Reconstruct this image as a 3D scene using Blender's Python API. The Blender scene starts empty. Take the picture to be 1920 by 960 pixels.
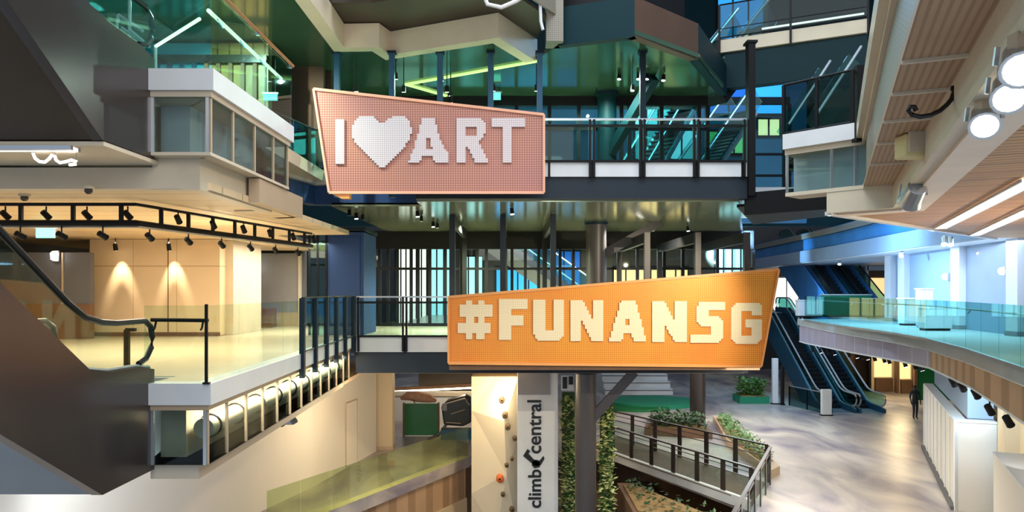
import bpy, bmesh, math, random
from mathutils import Vector, Matrix
random.seed(7)
SC = bpy.context.scene
COL = SC.collection
PI = math.pi
# ------------------------------------------------------------------ camera
K, HY, EYE = 1400.0, 545.0, 1.45        # focal length in px, horizon row, eye height above the level-two floor
cam = bpy.data.objects.new('Camera', bpy.data.cameras.new('Camera')); COL.objects.link(cam)
cam.location = (0, 0, EYE); cam.rotation_euler = (PI / 2, 0, 0)
cam.data.sensor_width = 36; cam.data.lens = 36 * K / 1920; cam.data.shift_y = (HY - 480) / 1920
cam.data.clip_end = 300
SC.camera = cam
SC.view_settings.view_transform = 'Standard'; SC.view_settings.look = 'None'
SC.view_settings.gamma = 1; SC.view_settings.use_curve_mapping = False
SC.view_settings.exposure = 0.4
try:
    SC.cycles.transparent_max_bounces = 24; SC.cycles.max_bounces = 7
    SC.cycles.sample_clamp_indirect = 6; SC.cycles.caustics_reflective = False; SC.cycles.caustics_refractive = False
except Exception: pass
# ------------------------------------------------------------------ world and lamps
w = bpy.data.worlds.new('World'); SC.world = w; w.use_nodes = True
w.node_tree.nodes['Background'].inputs[0].default_value = (.70, .83, 1, 1)
w.node_tree.nodes['Background'].inputs[1].default_value = .46
def lamp(kind, loc, power, color=(1, 1, 1), size=.3, aim=None, angle=60, size_y=None, blend=.6):
    d = bpy.data.lights.new(kind.lower() + '_lamp', kind); d.energy = power; d.color = color
    if kind == 'AREA':
        d.size = size
        if size_y: d.shape = 'RECTANGLE'; d.size_y = size_y
    elif kind in ('POINT', 'SPOT'): d.shadow_soft_size = size
    if kind == 'SPOT': d.spot_size = math.radians(angle); d.spot_blend = blend
    o = bpy.data.objects.new(kind.lower() + '_lamp', d); COL.objects.link(o); o.location = loc
    if aim is not None: o.rotation_euler = (Vector(aim) - Vector(loc)).to_track_quat('-Z', 'Y').to_euler()
    return o
WARM, AMBER, COOL, TEAL, BLUE = (1, .88, .68), (1, .66, .32), (.72, .86, 1), (.55, 1, .8), (.3, .6, 1)
lamp('AREA', (1, 12, 16), 2600, (.86, .93, 1), 14, aim=(0, 13, 0))                 # skylight over the atrium, above the frame
lamp('AREA', (0, -3, 7.5), 560, (1, .95, .9), 7, aim=(0, 20, 2))  # broad lamp out of view behind the camera
lamp('SPOT', (7.2, 10.0, 8.2), 1300, (1, .76, .52), .35, aim=(-5, 14.5, 3), angle=80)        # unseen warm lamp, added to tint the faces turned right                   
# ------------------------------------------------------------------ helpers
def C(h):
    h = h.lstrip('#'); r = [int(h[i:i + 2], 16) / 255 for i in (0, 2, 4)]
    return tuple(c / 12.92 if c <= .04045 else ((c + .055) / 1.055) ** 2.4 for c in r) + (1,)
def P(px, py, Y): return Vector(((px - 960) * Y / K, Y, EYE + (HY - py) * Y / K))
def XY(px, Y): return ((px - 960) * Y / K, Y)
def ZP(px, py, z):
    Y = K * (z - EYE) / (HY - py); return Vector(((px - 960) * Y / K, Y, z))
def newmat(name):
    m = bpy.data.materials.new(name); m.use_nodes = True; nt = m.node_tree
    return m, nt, nt.nodes['Principled BSDF']
def mat(name, hexc, rough=.5, metal=0, noise=.12, scale=1.5, bump=0, bscale=20, stretch=(1, 1, 1), spec=.5):
    m, nt, b = newmat(name)
    tc = nt.nodes.new('ShaderNodeTexCoord'); mp = nt.nodes.new('ShaderNodeMapping'); mp.inputs['Scale'].default_value = stretch
    nt.links.new(tc.outputs['Object'], mp.inputs[0])
    n = nt.nodes.new('ShaderNodeTexNoise'); n.inputs['Scale'].default_value = scale; n.inputs['Detail'].default_value = 5
    nt.links.new(mp.outputs[0], n.inputs['Vector'])
    c = C(hexc); mx = nt.nodes.new('ShaderNodeMix'); mx.data_type = 'RGBA'
    mx.inputs[6].default_value = tuple(v * (1 - noise) for v in c[:3]) + (1,)
    mx.inputs[7].default_value = tuple(min(1, v * (1 + noise)) for v in c[:3]) + (1,)
    nt.links.new(n.outputs['Fac'], mx.inputs[0]); nt.links.new(mx.outputs[2], b.inputs['Base Color'])
    b.inputs['Roughness'].default_value = rough; b.inputs['Metallic'].default_value = metal
    b.inputs['Specular IOR Level'].default_value = spec
    if bump:
        n2 = nt.nodes.new('ShaderNodeTexNoise'); n2.inputs['Scale'].default_value = bscale
        nt.links.new(mp.outputs[0], n2.inputs['Vector'])
        bp = nt.nodes.new('ShaderNodeBump'); bp.inputs['Strength'].default_value = bump
        nt.links.new(n2.outputs['Fac'], bp.inputs['Height']); nt.links.new(bp.outputs[0], b.inputs['Normal'])
    return m
def emat(name, hexc, strength):
    m, nt, b = newmat(name); b.inputs['Base Color'].default_value = C(hexc)
    b.inputs['Emission Color'].default_value = C(hexc); b.inputs['Emission Strength'].default_value = strength
    return m
def glass(name, tint, refl=.12, rough=.02):
    m = bpy.data.materials.new(name); m.use_nodes = True; nt = m.node_tree; nt.nodes.clear()
    o = nt.nodes.new('ShaderNodeOutputMaterial'); t = nt.nodes.new('ShaderNodeBsdfTransparent'); g = nt.nodes.new('ShaderNodeBsdfGlossy')
    t.inputs[0].default_value = C(tint); g.inputs['Roughness'].default_value = rough
    lw = nt.nodes.new('ShaderNodeLayerWeight'); lw.inputs[0].default_value = .35
    ma = nt.nodes.new('ShaderNodeMath'); ma.operation = 'MULTIPLY_ADD'; ma.inputs[1].default_value = refl; ma.inputs[2].default_value = refl * .15
    mx = nt.nodes.new('ShaderNodeMixShader')
    nt.links.new(lw.outputs['Fresnel'], ma.inputs[0]); nt.links.new(ma.outputs[0], mx.inputs[0])
    nt.links.new(t.outputs[0], mx.inputs[1]); nt.links.new(g.outputs[0], mx.inputs[2]); nt.links.new(mx.outputs[0], o.inputs[0])
    return m
def stripes(name, h1, h2, axis, freq, width=.5, rough=.5, noise=.25, bump=.5, metal=0, axis2=None, freq2=1, width2=.1, fine=.0):
    """bands of h1 with lines of h2 where fract(dot(p,axis)*freq) < width; a second set along axis2"""
    m, nt, b = newmat(name); N = nt.nodes.new; L = nt.links.new
    tc = N('ShaderNodeTexCoord')
    def band(ax, fr, wd):
        d = N('ShaderNodeVectorMath'); d.operation = 'DOT_PRODUCT'; d.inputs[1].default_value = ax; L(tc.outputs['Object'], d.inputs[0])
        a = N('ShaderNodeMath'); a.operation = 'MULTIPLY'; a.inputs[1].default_value = fr; L(d.outputs['Value'], a.inputs[0])
        f = N('ShaderNodeMath'); f.operation = 'FRACT'; L(a.outputs[0], f.inputs[0])
        l = N('ShaderNodeMath'); l.operation = 'LESS_THAN'; l.inputs[1].default_value = wd; L(f.outputs[0], l.inputs[0])
        return l.outputs[0]
    k = band(axis, freq, width)
    if axis2:
        k2 = band(axis2, freq2, width2); mx_ = N('ShaderNodeMath'); mx_.operation = 'MAXIMUM'; L(k, mx_.inputs[0]); L(k2, mx_.inputs[1]); k = mx_.outputs[0]
    n = N('ShaderNodeTexNoise'); n.inputs['Scale'].default_value = 1.2; n.inputs['Detail'].default_value = 6; L(tc.outputs['Object'], n.inputs['Vector'])
    base = N('ShaderNodeMix'); base.data_type = 'RGBA'; c = C(h1)
    base.inputs[6].default_value = tuple(v * (1 - noise) for v in c[:3]) + (1,); base.inputs[7].default_value = tuple(min(1, v * (1 + noise)) for v in c[:3]) + (1,)
    L(n.outputs['Fac'], base.inputs[0])
    mx = N('ShaderNodeMix'); mx.data_type = 'RGBA'; mx.inputs[7].default_value = C(h2); L(k, mx.inputs[0]); L(base.outputs[2], mx.inputs[6])
    L(mx.outputs[2], b.inputs['Base Color']); b.inputs['Roughness'].default_value = rough; b.inputs['Metallic'].default_value = metal
    if bump:
        inv = N('ShaderNodeMath'); inv.operation = 'SUBTRACT'; inv.inputs[0].default_value = 1; L(k, inv.inputs[1])
        bp = N('ShaderNodeBump'); bp.inputs['Strength'].default_value = bump; bp.inputs['Distance'].default_value = .02
        L(inv.outputs[0], bp.inputs['Height']); L(bp.outputs[0], b.inputs['Normal'])
    return m
class MB:
    def __init__(s): s.v = []; s.f = []
    def add(s, vs, fs):
        o = len(s.v); s.v += [Vector(v) for v in vs]; s.f += [tuple(i + o for i in f) for f in fs]; return s
    def hexa(s, a): return s.add(a, [(0, 3, 2, 1), (4, 5, 6, 7), (0, 1, 5, 4), (1, 2, 6, 5), (2, 3, 7, 6), (3, 0, 4, 7)])
    def box(s, x0, x1, y0, y1, z0, z1):
        return s.hexa([(x0, y0, z0), (x1, y0, z0), (x1, y1, z0), (x0, y1, z0), (x0, y0, z1), (x1, y0, z1), (x1, y1, z1), (x0, y1, z1)])
    def prism(s, poly, ext):
        n = len(poly); e = Vector(ext); a = [Vector(p) for p in poly]
        return s.add(a + [p + e for p in a], [tuple(range(n - 1, -1, -1)), tuple(range(n, 2 * n))] + [(i, (i + 1) % n, n + (i + 1) % n, n + i) for i in range(n)])
    def slab(s, poly, z0, z1): return s.prism([(p[0], p[1], z0) for p in poly], (0, 0, z1 - z0))
    def bar(s, p0, p1, w, h, up=(0, 0, 1)):
        p0, p1 = Vector(p0), Vector(p1); d = (p1 - p0).normalized(); u = Vector(up)
        if abs(d.dot(u)) > .98: u = Vector((0, 1, 0))
        r = d.cross(u).normalized() * (w / 2); u = r.cross(d).normalized() * (h / 2)
        return s.hexa([p0 - r - u, p0 + r - u, p0 + r + u, p0 - r + u, p1 - r - u, p1 + r - u, p1 + r + u, p1 - r + u])
    def tube(s, path, r, n=8, closed=False):
        pts = [Vector(p) for p in path]; vs = []; m = len(pts); rs = r if isinstance(r, (list, tuple)) else [r] * m
        for i, p in enumerate(pts):
            a = pts[i - 1] if i or closed else p; b = pts[(i + 1) % m] if i < m - 1 or closed else p
            d = (b - a).normalized(); u = Vector((0, 0, 1)) if abs(d.z) < .95 else Vector((0, 1, 0))
            x = d.cross(u).normalized(); y = x.cross(d)
            vs += [p + (x * math.cos(2 * PI * k / n) + y * math.sin(2 * PI * k / n)) * rs[i] for k in range(n)]
        fs = [(i * n + k, i * n + (k + 1) % n, ((i + 1) % m) * n + (k + 1) % n, ((i + 1) % m) * n + k) for i in range(m if closed else m - 1) for k in range(n)]
        if not closed: fs += [tuple(range(n - 1, -1, -1)), tuple((m - 1) * n + k for k in range(n))]
        return s.add(vs, fs)
    def cyl(s, p0, p1, r, n=16, r1=None): return s.tube([p0, p1], [r, r if r1 is None else r1], n)
    def lathe(s, c, prof, n=16):
        c = Vector(c); vs = [c + Vector((r * math.cos(2 * PI * k / n), r * math.sin(2 * PI * k / n), z)) for r, z in prof for k in range(n)]
        m = len(prof); fs = [(i * n + k, i * n + (k + 1) % n, (i + 1) * n + (k + 1) % n, (i + 1) * n + k) for i in range(m - 1) for k in range(n)]
        return s.add(vs, fs + [tuple(range(n - 1, -1, -1)), tuple((m - 1) * n + k for k in range(n))])
    def sweep(s, path, prof, z):
        """closed section prof [(offset to the left-hand side, dz)] swept along the plan path, mitred"""
        pts = [Vector((p[0], p[1])) for p in path]; m = len(pts); n = len(prof); vs = []
        for i, p in enumerate(pts):
            d1 = (pts[i] - pts[i - 1]).normalized() if i else (pts[1] - pts[0]).normalized()
            d2 = (pts[i + 1] - pts[i]).normalized() if i < m - 1 else d1
            n1 = Vector((-d1.y, d1.x)); n2 = Vector((-d2.y, d2.x)); b = (n1 + n2)
            b = b / max(.3, b.dot(n1)) if b.length > 1e-4 else n1
            vs += [(p.x + b.x * o, p.y + b.y * o, z + dz) for o, dz in prof]
        fs = [(i * n + k, i * n + (k + 1) % n, (i + 1) * n + (k + 1) % n, (i + 1) * n + k) for i in range(m - 1) for k in range(n)]
        return s.add(vs, fs + [tuple(range(n - 1, -1, -1)), tuple((m - 1) * n + k for k in range(n))])
    def rect(s, path, o0, o1, z0, z1): return s.sweep(path, [(o0, z0), (o1, z0), (o1, z1), (o0, z1)], 0)
    def build(s, name, m, parent=None, smooth=False, bevel=0):
        me = bpy.data.meshes.new(name); off = Vector(parent_loc(parent))
        me.from_pydata([v - off for v in s.v], [], s.f)
        bm = bmesh.new(); bm.from_mesh(me); bmesh.ops.recalc_face_normals(bm, faces=bm.faces); bm.to_mesh(me); bm.free()
        o = bpy.data.objects.new(name, me); COL.objects.link(o); me.materials.append(m)
        if parent: o.parent = parent
        if smooth:
            for p in me.polygons: p.use_smooth = True
            if hasattr(me, 'set_sharp_from_angle'): me.set_sharp_from_angle(angle=math.radians(40))
        if bevel:
            b = o.modifiers.new('bevel', 'BEVEL'); b.width = bevel; b.segments = 2; b.limit_method = 'ANGLE'
        return o
def parent_loc(p):
    l = Vector((0, 0, 0))
    while p: l += p.location; p = p.parent
    return l
def tag(o, label, cat, group=None, kind=None):
    o['label'] = label; o['category'] = cat
    if group: o['group'] = group
    if kind: o['kind'] = kind
    return o
def thing(name, label, cat, loc, group=None):
    o = bpy.data.objects.new(name, None); COL.objects.link(o); o.location = loc; o.empty_display_size = .2
    return tag(o, label, cat, group)
def struct(name, mb=None, m=None, loc=(0, 0, 0)):
    if mb is None:
        o = bpy.data.objects.new(name, None); COL.objects.link(o); o.location = loc
    else: o = mb.build(name, m)
    o['kind'] = 'structure'; return o
def dup(root, delta, label, group=None):
    def cp(o, par):
        c = o.copy(); COL.objects.link(c)
        if par: c.parent = par
        for ch in list(o.children): cp(ch, c)
        return c
    r = cp(root, None); r.location = root.location + Vector(delta); r['label'] = label
    if group: r['group'] = group
    return r
ORD = 'first second third fourth fifth sixth seventh eighth ninth tenth eleventh twelfth thirteenth fourteenth fifteenth sixteenth seventeenth eighteenth nineteenth twentieth'.split()
# ------------------------------------------------------------------ materials
M = {}
M['white'] = mat('white_fascia', '#d2d4d5', .45)
M['cream'] = mat('cream_panel', '#cdbfa8', .55)
M['tan'] = mat('tan_panel', '#b7a084', .55)
M['ceil'] = stripes('cream_ceiling', '#d9c09a', '#a98d68', (0, 1, 0), 1.1, .05, .55, .08, .3)
M['bronze'] = mat('bronze_cladding', '#524b49', .24, .7, .18, .6)
M['bronze2'] = mat('brown_soffit', '#42372a', .5, .2, .2, .8)
M['steel'] = mat('dark_blue_steel', '#12222e', .5, .0, spec=.2)
M['bluesteel'] = mat('blue_steel', '#1c4c66', .4, .3)
M['black'] = mat('black_metal', '#101012', .5, 0, spec=.2)
M['beam'] = mat('grey_blue_beam', '#262f38', .5, 0, spec=.25)
M['grey'] = mat('grey_panel', '#8a8a8e', .6)
M['grey2'] = mat('slate_wall', '#5f5e60', .7)
M['alu'] = mat('aluminium', '#c6ccd2', .3, .8)
M['chrome'] = mat('chrome', '#dfe6ea', .15, 1)
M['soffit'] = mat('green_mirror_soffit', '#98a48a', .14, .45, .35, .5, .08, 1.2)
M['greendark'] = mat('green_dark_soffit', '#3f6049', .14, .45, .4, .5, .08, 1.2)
M['teal'] = mat('teal_beam', '#0a2a30', .55, 0, spec=.15)
M['concrete'] = mat('polished_concrete', '#a8a0a2', .34, 0, .45, .5, .05, 6)
def mat2(name, h1, h2, scale, stretch, rough, lo=.35, hi=.65, bump=.05):
    m, nt, b = newmat(name); N = nt.nodes.new; L = nt.links.new
    tc = N('ShaderNodeTexCoord'); mp = N('ShaderNodeMapping'); mp.inputs['Scale'].default_value = stretch; mp.inputs['Rotation'].default_value = (0, 0, .5); L(tc.outputs['Object'], mp.inputs[0])
    n = N('ShaderNodeTexNoise'); n.inputs['Scale'].default_value = scale; n.inputs['Detail'].default_value = 8; n.inputs['Distortion'].default_value = .8; L(mp.outputs[0], n.inputs['Vector'])
    r = N('ShaderNodeValToRGB'); r.color_ramp.elements[0].position = lo; r.color_ramp.elements[1].position = hi; r.color_ramp.elements[0].color = C(h1); r.color_ramp.elements[1].color = C(h2)
    L(n.outputs['Fac'], r.inputs[0]); L(r.outputs[0], b.inputs['Base Color']); b.inputs['Roughness'].default_value = rough
    bp = N('ShaderNodeBump'); bp.inputs['Strength'].default_value = bump; L(n.outputs['Fac'], bp.inputs['Height']); L(bp.outputs[0], b.inputs['Normal'])
    return m
M['concrete'] = mat2('polished_concrete', '#7d7682', '#c9bfb2', .55, (1, .45, 1), .36)
M['e_handrail'] = emat('led_handrail', '#ffe6c4', 2.0)
M['caprail'] = mat('bronze_cap_rail', '#b07a48', .35, .4)
M['tealpanel'] = mat('teal_blue_panel', '#2f8496', .4, 0, .3, .8)
M['timberwall'] = stripes('olive_timber_wall', '#8a6f3e', '#3a2d1a', (1, 0, 0), 3.2, .12, .4, .25, .4)
M['floor'] = mat('pale_floor_tile', '#cfc3a8', .25, 0, .12, .5)
M['timber'] = stripes('timber_deck', '#5e483c', '#2c211b', (.53, -.85, 0), 6.5, .08, .6, .3, .4)
M['wood'] = stripes('wood_slat_ceiling', '#c2925f', '#6f4e33', (.394, .919, 0), 5.0, .2, .55, .25, .6, axis2=(.394, .919, 0), freq2=1.3, width2=.05)
M['perf'] = stripes('perforated_panel', '#8f8878', '#6f6a5e', (1, 0, 0), 18, .3, .5, .1, .1, axis2=(0, 0, 1), freq2=18, width2=.3)
M['lilac'] = stripes('lilac_perforated_panel', '#9a93a8', '#c9c6d8', (.15, 1, 0), .75, .03, .5, .15, .2)
M['brownmesh'] = stripes('brown_mesh_panel', '#b0917258'[:7], '#98795c', (.919, -.394, 0), 14, .4, .6, .15, .2)
M['glass'] = glass('clear_glass', '#eef7f2', .08)
M['gteal'] = glass('teal_glass', '#c6ece8', .22)
M['ggreen'] = glass('green_glass', '#ecf5de', .14)
M['gdark'] = glass('smoked_glass', '#bcd0ce', .05)
M['gpanel'] = glass('panel_glass', '#dde8e8', .12)
M['holo'] = mat('inner_box_lining', '#7f8b93', .5)
M['navy'] = mat('navy_panel', '#08376c', .6, 0, .25, .4)
M['hoard'] = mat('white_hoarding', '#d9d2c6', .6, 0, .05, .6)
M['beige'] = mat('beige_wall', '#cdb896', .65, 0, .06, .5)
M['ply'] = stripes('warm_clad_panel', '#dcc3a0', '#b0906c', (1, 0, 0), .72, .012, .5, .08, .1, axis2=(0, 0, 1), freq2=.45, width2=.012)
M['brown'] = mat('brown_board', '#6d4f38', .6, 0, .3, 2)
M['brownpanel'] = mat('dark_brown_panel', '#5a4232', .45, .2, .2, 1)
M['bluewall2'] = mat('deep_blue_wall', '#2b5a78', .4, 0, .4, .4)
M['leaf'] = mat('leaf_green', '#4f7a34', .5, 0, .6, 3)
M['leaf2'] = mat('pale_leaf', '#c3c98c', .5, 0, .5, 3)
M['leaf3'] = mat('dark_leaf', '#27481f', .5, 0, .6, 3)
M['climb'] = mat('cream_climbing_panel', '#eadcc0', .6, 0, .05)
M['green'] = mat('green_partition', '#0f6b35', .45, 0, .3, 1)
M['turf'] = mat('green_carpet', '#1c8060', .8, 0, .2, 3)
M['step'] = mat('escalator_step', '#1a1b1e', .45, .5)
M['rubber'] = mat('black_handrail', '#16171a', .35)
M['orange'] = mat('orange_hold', '#d9692a', .5)
M['hold'] = mat('brown_hold', '#6f5a40', .6)
M['yellow'] = mat('cream_yellow_cover', '#d8c890', .5)
M['soil'] = mat('soil', '#94764a', .9, 0, .4, 6)
M['ink'] = mat('black_lettering', '#17171a', .5)
M['bluewall'] = mat('blue_grey_wall', '#8b9db4', .6, 0, .08)
M['column'] = mat('grey_column', '#4d494b', .4, .3)
M['palecol'] = mat('pale_column', '#cfd4dc', .5)
M['escblue'] = mat('blue_escalator_cladding', '#4587c4', .3, .1, .35, .5)
M['e_warm'] = emat('warm_lamp', '#fff0cf', 9)
M['e_white'] = emat('white_lamp', '#ffffff', 9)
M['e_strip'] = emat('light_strip', '#fff4e6', 2.2)
M['e_teal'] = emat('lit_teal_sign', '#5fe6d0', 1.3)
M['e_blue'] = emat('blue_lit_glass', '#2f9ff0', .75)
M['e_blue2'] = emat('deep_blue_lit_glass', '#0f5fc0', .55)
M['e_cyan'] = emat('cyan_lit_window', '#a8e6f2', 1.0)
M['e_amber'] = emat('amber_lit_window', '#f0c78a', 1.0)
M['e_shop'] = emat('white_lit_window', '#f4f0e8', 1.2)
M['e_lime'] = emat('lime_lit_strip', '#b9e88a', .9)
# ================================================================== LARGE STRUCTURE
Z1, Z2, Z3, Z4 = -5.0, 0.0, 4.9, 9.8
def balcony_edge(name, path, z, fz=.33, pz=(.42, 1.28), bz=(1.33, 1.83), po=.1, bo=.36, frame=1.2, lining=None, fas='white', band='cream', panel='gpanel', under='tan', caps=True):
    r = struct(name)
    MB().rect(path, 0, .3, z - fz, z + .005).build('fascia', M[fas], r)
    MB().rect(path, .06, 1.2, z - pz[0], z - fz).build('soffit_strip', M[under], r)
    MB().rect(path, po, po + .03, z - pz[1], z - pz[0]).build('panel', M[panel], r)
    if lining: MB().rect(path, po + .55, po + .65, z - pz[1], z - pz[0]).build('lining', M[lining], r)
    MB().rect(path, po - .02, 1.3, z - bz[0], z - pz[1]).build('soffit_strip', M[under], r)
    MB().rect(path, bo, bo + .25, z - bz[1], z - bz[0]).build('lower_band', M[band], r)
    # panel frames: uprights at an even spacing and at the corners
    for i in range(len(path) - 1):
        a, b = Vector(path[i]), Vector(path[i + 1]); d = (b - a); L = d.length; d.normalize(); n = Vector((-d.y, d.x)); k = max(1, round(L / frame))
        for j in range(k + 1):
            t = min(max(j * L / k, po + .03), L - po - .03)
            p = a + d * t + n * (po + .0)
            MB().bar((p.x, p.y, z - pz[1]), (p.x, p.y, z - pz[0]), .04, .05, (d.x, d.y, 0)).build('panel_frame', M['alu' if i == 0 else 'tan'], r)
    return r
# ---- left, level two: deck, edge, soffit
LE = [(-5.76, 11.6), (-4.68, 11.6), (-4.98, 23.35)]
balcony_edge('trim_1', LE, Z2, bz=(1.28, 1.55), bo=.3, lining='cream', frame=1.0)
o = struct('floor', MB().slab([(-5.7, 11.66), (-4.74, 11.66), (-5.04, 23.3), (-5.04, 31), (-17, 31), (-17, 12.7), (-5.7, 12.7)], -.32, -.004), M['floor'])
struct('ceiling', MB().slab([(-5.4, 12.2), (-5.1, 12.2), (-5.3, 23.3), (-5.3, 31), (-17, 31), (-17, 14), (-5.4, 14)], -1.52, -1.40), M['tan'])
# ---- left, level three
LE3 = [(-5.76, 11.6), (-4.64, 11.6), (-4.60, 15.75), (-5.6, 15.9)]
balcony_edge('trim_2', LE3, Z3, lining='palecol', frame=1.15, under='cream', bz=(1.33, 1.83))
struct('floor', MB().slab([(-5.7, 11.66), (-4.7, 11.66), (-4.66, 15.7), (-5.4, 15.8), (-5.4, 22), (-17, 22), (-17, 12.7), (-5.7, 12.7)], Z3 - .32, Z3 - .004), M['floor'])
struct('trim_3', MB().rect([(-4.62, 13.95), (-4.62, 16.9), (-5.3, 17.2)], .1, .3, Z3 - 1.8, Z3 - 1.35), M['tan'])
struct('trim_4', MB().rect([(-17, 11.95), (-5.3, 11.95)], 0, .3, Z3 - 1.82, Z3 - 1.48), M['cream'])
struct('ceiling', MB().slab([(-17, 12.0), (-5.2, 12.0), (-4.95, 12.3), (-4.8, 22), (-7, 22.3), (-7, 31), (-17, 31)], Z3 - 1.8, Z3 - 1.68), M['ceil'])
struct('ceiling', MB().slab([(-12, 10.35), (-5.66, 10.35), (-5.66, 12.0), (-12, 12.0)], 3.46, 3.52), M['cream'])
# ---- left, level four: the long pale band overhead, its panels and green soffit
LE4 = [(-4.55, 8.5), (-4.5, 20.0), (-3.55, 19.95), (-3.35, 20.6), (-.35, 19.2), (.72, 21.25), (1.35, 19.8)]
struct('trim_5', MB().rect(LE4[:-1], 0, .35, Z4 - 1.84, Z4 - 1.2), M['cream'])
struct('ceiling', MB().slab([(-4.6, 8.5), (-4.5, 18.6), (-3.5, 18.6), (-.35, 17.4), (.9, 19.5), (.72, 21.3), (-.35, 19.3), (-3.35, 20.7), (-4.6, 20.1), (-5.6, 20), (-5.6, 8.5)], Z4 - 1.18, Z4 - 1.1), M['bronze2'])
struct('trim_6', MB().rect([(-4.1, 9), (-4.1, 18.2), (-.4, 17.0), (1.15, 19.6)], 0, .06, Z4 - 1.1, Z4 - .3), M['perf'])
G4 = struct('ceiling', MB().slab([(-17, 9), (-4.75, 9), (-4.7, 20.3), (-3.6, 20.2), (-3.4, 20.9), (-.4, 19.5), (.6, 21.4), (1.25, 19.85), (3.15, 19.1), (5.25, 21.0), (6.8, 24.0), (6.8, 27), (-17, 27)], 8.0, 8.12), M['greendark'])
# light lime ribs in the green ceiling
struct('trim_7', MB().bar((.70, 21.2, 7.97), (-3.35, 23.6, 7.97), .12, .05), M['e_lime'])
struct('trim_8', MB().bar((-3.35, 23.6, 7.97), (-2.2, 25.0, 7.97), .12, .05), M['e_lime'])
# ---- centre, level four: dark hanging bay above the bridge
D4 = [(1.22, 19.85), (3.14, 19.1), (5.25, 21.05), (7.2, 25)]
struct('trim_9', MB().rect(D4[:2], 0, .25, 7.96, 8.98), M['teal'])
struct('trim_23', MB().rect(D4[2:], 0, .25, 7.96, 8.98), M['teal'])
struct('trim_10', MB().rect([(1.1, 20.3), (3.2, 19.5), (4.9, 21.2)], 0, .2, 9.0, 11.6), M['black'])
struct('trim_11', MB().rect(D4[1:3], 0, .25, 7.96, 8.98), M['brownpanel'])
struct('wall_upper_dark', MB().box(.9, 1.35, 19.6, 20.2, 8.0, 11.6), M['perf'])
# ---- right, level four bridge
R4 = [(10.9, 22.9), (6.9, 24.9)]
R4 = R4[::-1]
struct('trim_12', MB().rect(R4, 0, .2, Z4 - .42, Z4), M['cream'])
struct('trim_13', MB().rect(R4, .1, .5, Z4 - 1.6, Z4 - .45), M['teal'])
struct('floor', MB().slab([(6.9, 25), (10.9, 23), (12.5, 27), (7, 28)], Z4 - .4, Z4 - .02), M['bronze2'])
# ---- right, level two deck (seen over its glass balustrade)
RE2 = [(14.6, 38.2), (14.35, 36.6), (13.75, 33.5), (13.1, 29), (12.75, 25), (12.2, 22), (11.0, 18.1), (9.4, 13.8), (7.3, 8.5)]
def right_edge2():
    r = struct('trim_14')
    MB().rect(RE2, 0, .35, -.3, .005).build('fascia', M['white'], r)
    zb = [-1.12, -1.12, -1.02, -.93, -.86, -.80, -.86, -1.0, -1.1]        # the panel under the deck edge is deepest at its two ends
    nn = []
    for i in range(len(RE2)):
        a, b = Vector(RE2[max(0, i - 1)]), Vector(RE2[min(len(RE2) - 1, i + 1)]); d = (b - a).normalized(); nn.append(Vector((-d.y, d.x)))
    def strip(i0, i1, o0, o1, zt, zf):
        mb = MB()
        for i in range(i0, i1 + 1):
            p = Vector(RE2[i]); a, b = p + nn[i] * o0, p + nn[i] * o1
            mb.v += [Vector((a.x, a.y, zf(i))), Vector((b.x, b.y, zf(i))), Vector((b.x, b.y, zt(i))), Vector((a.x, a.y, zt(i)))]
        m = i1 - i0 + 1
        mb.f = [(k * 4 + q, k * 4 + (q + 1) % 4, k * 4 + 4 + (q + 1) % 4, k * 4 + 4 + q) for k in range(m - 1) for q in range(4)] + [(3, 2, 1, 0), (m * 4 - 4, m * 4 - 3, m * 4 - 2, m * 4 - 1)]
        return mb
    strip(0, 5, .1, .2, lambda i: -.3, lambda i: zb[i]).build('panel', M['lilac'], r)
    strip(5, 8, .1, .2, lambda i: -.3, lambda i: zb[i]).build('panel', M['brownmesh'], r)
    strip(0, 8, .08, .45, lambda i: zb[i], lambda i: zb[i] - .05).build('lower_band', M['white'], r)
right_edge2()
struct('floor', MB().slab(RE2[1:] + [(30, 8.5), (30, 60), (19.7, 60), (19.7, 38.2), RE2[0]], -.28, -.004), M['white'])
struct('ceiling', MB().slab([(p[0] + .3, p[1]) for p in RE2[1:]] + [(30, 8.5), (30, 60), (20, 60), (20, 38.0), (15, 38)], -.78, -.70), M['palecol'])
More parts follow.
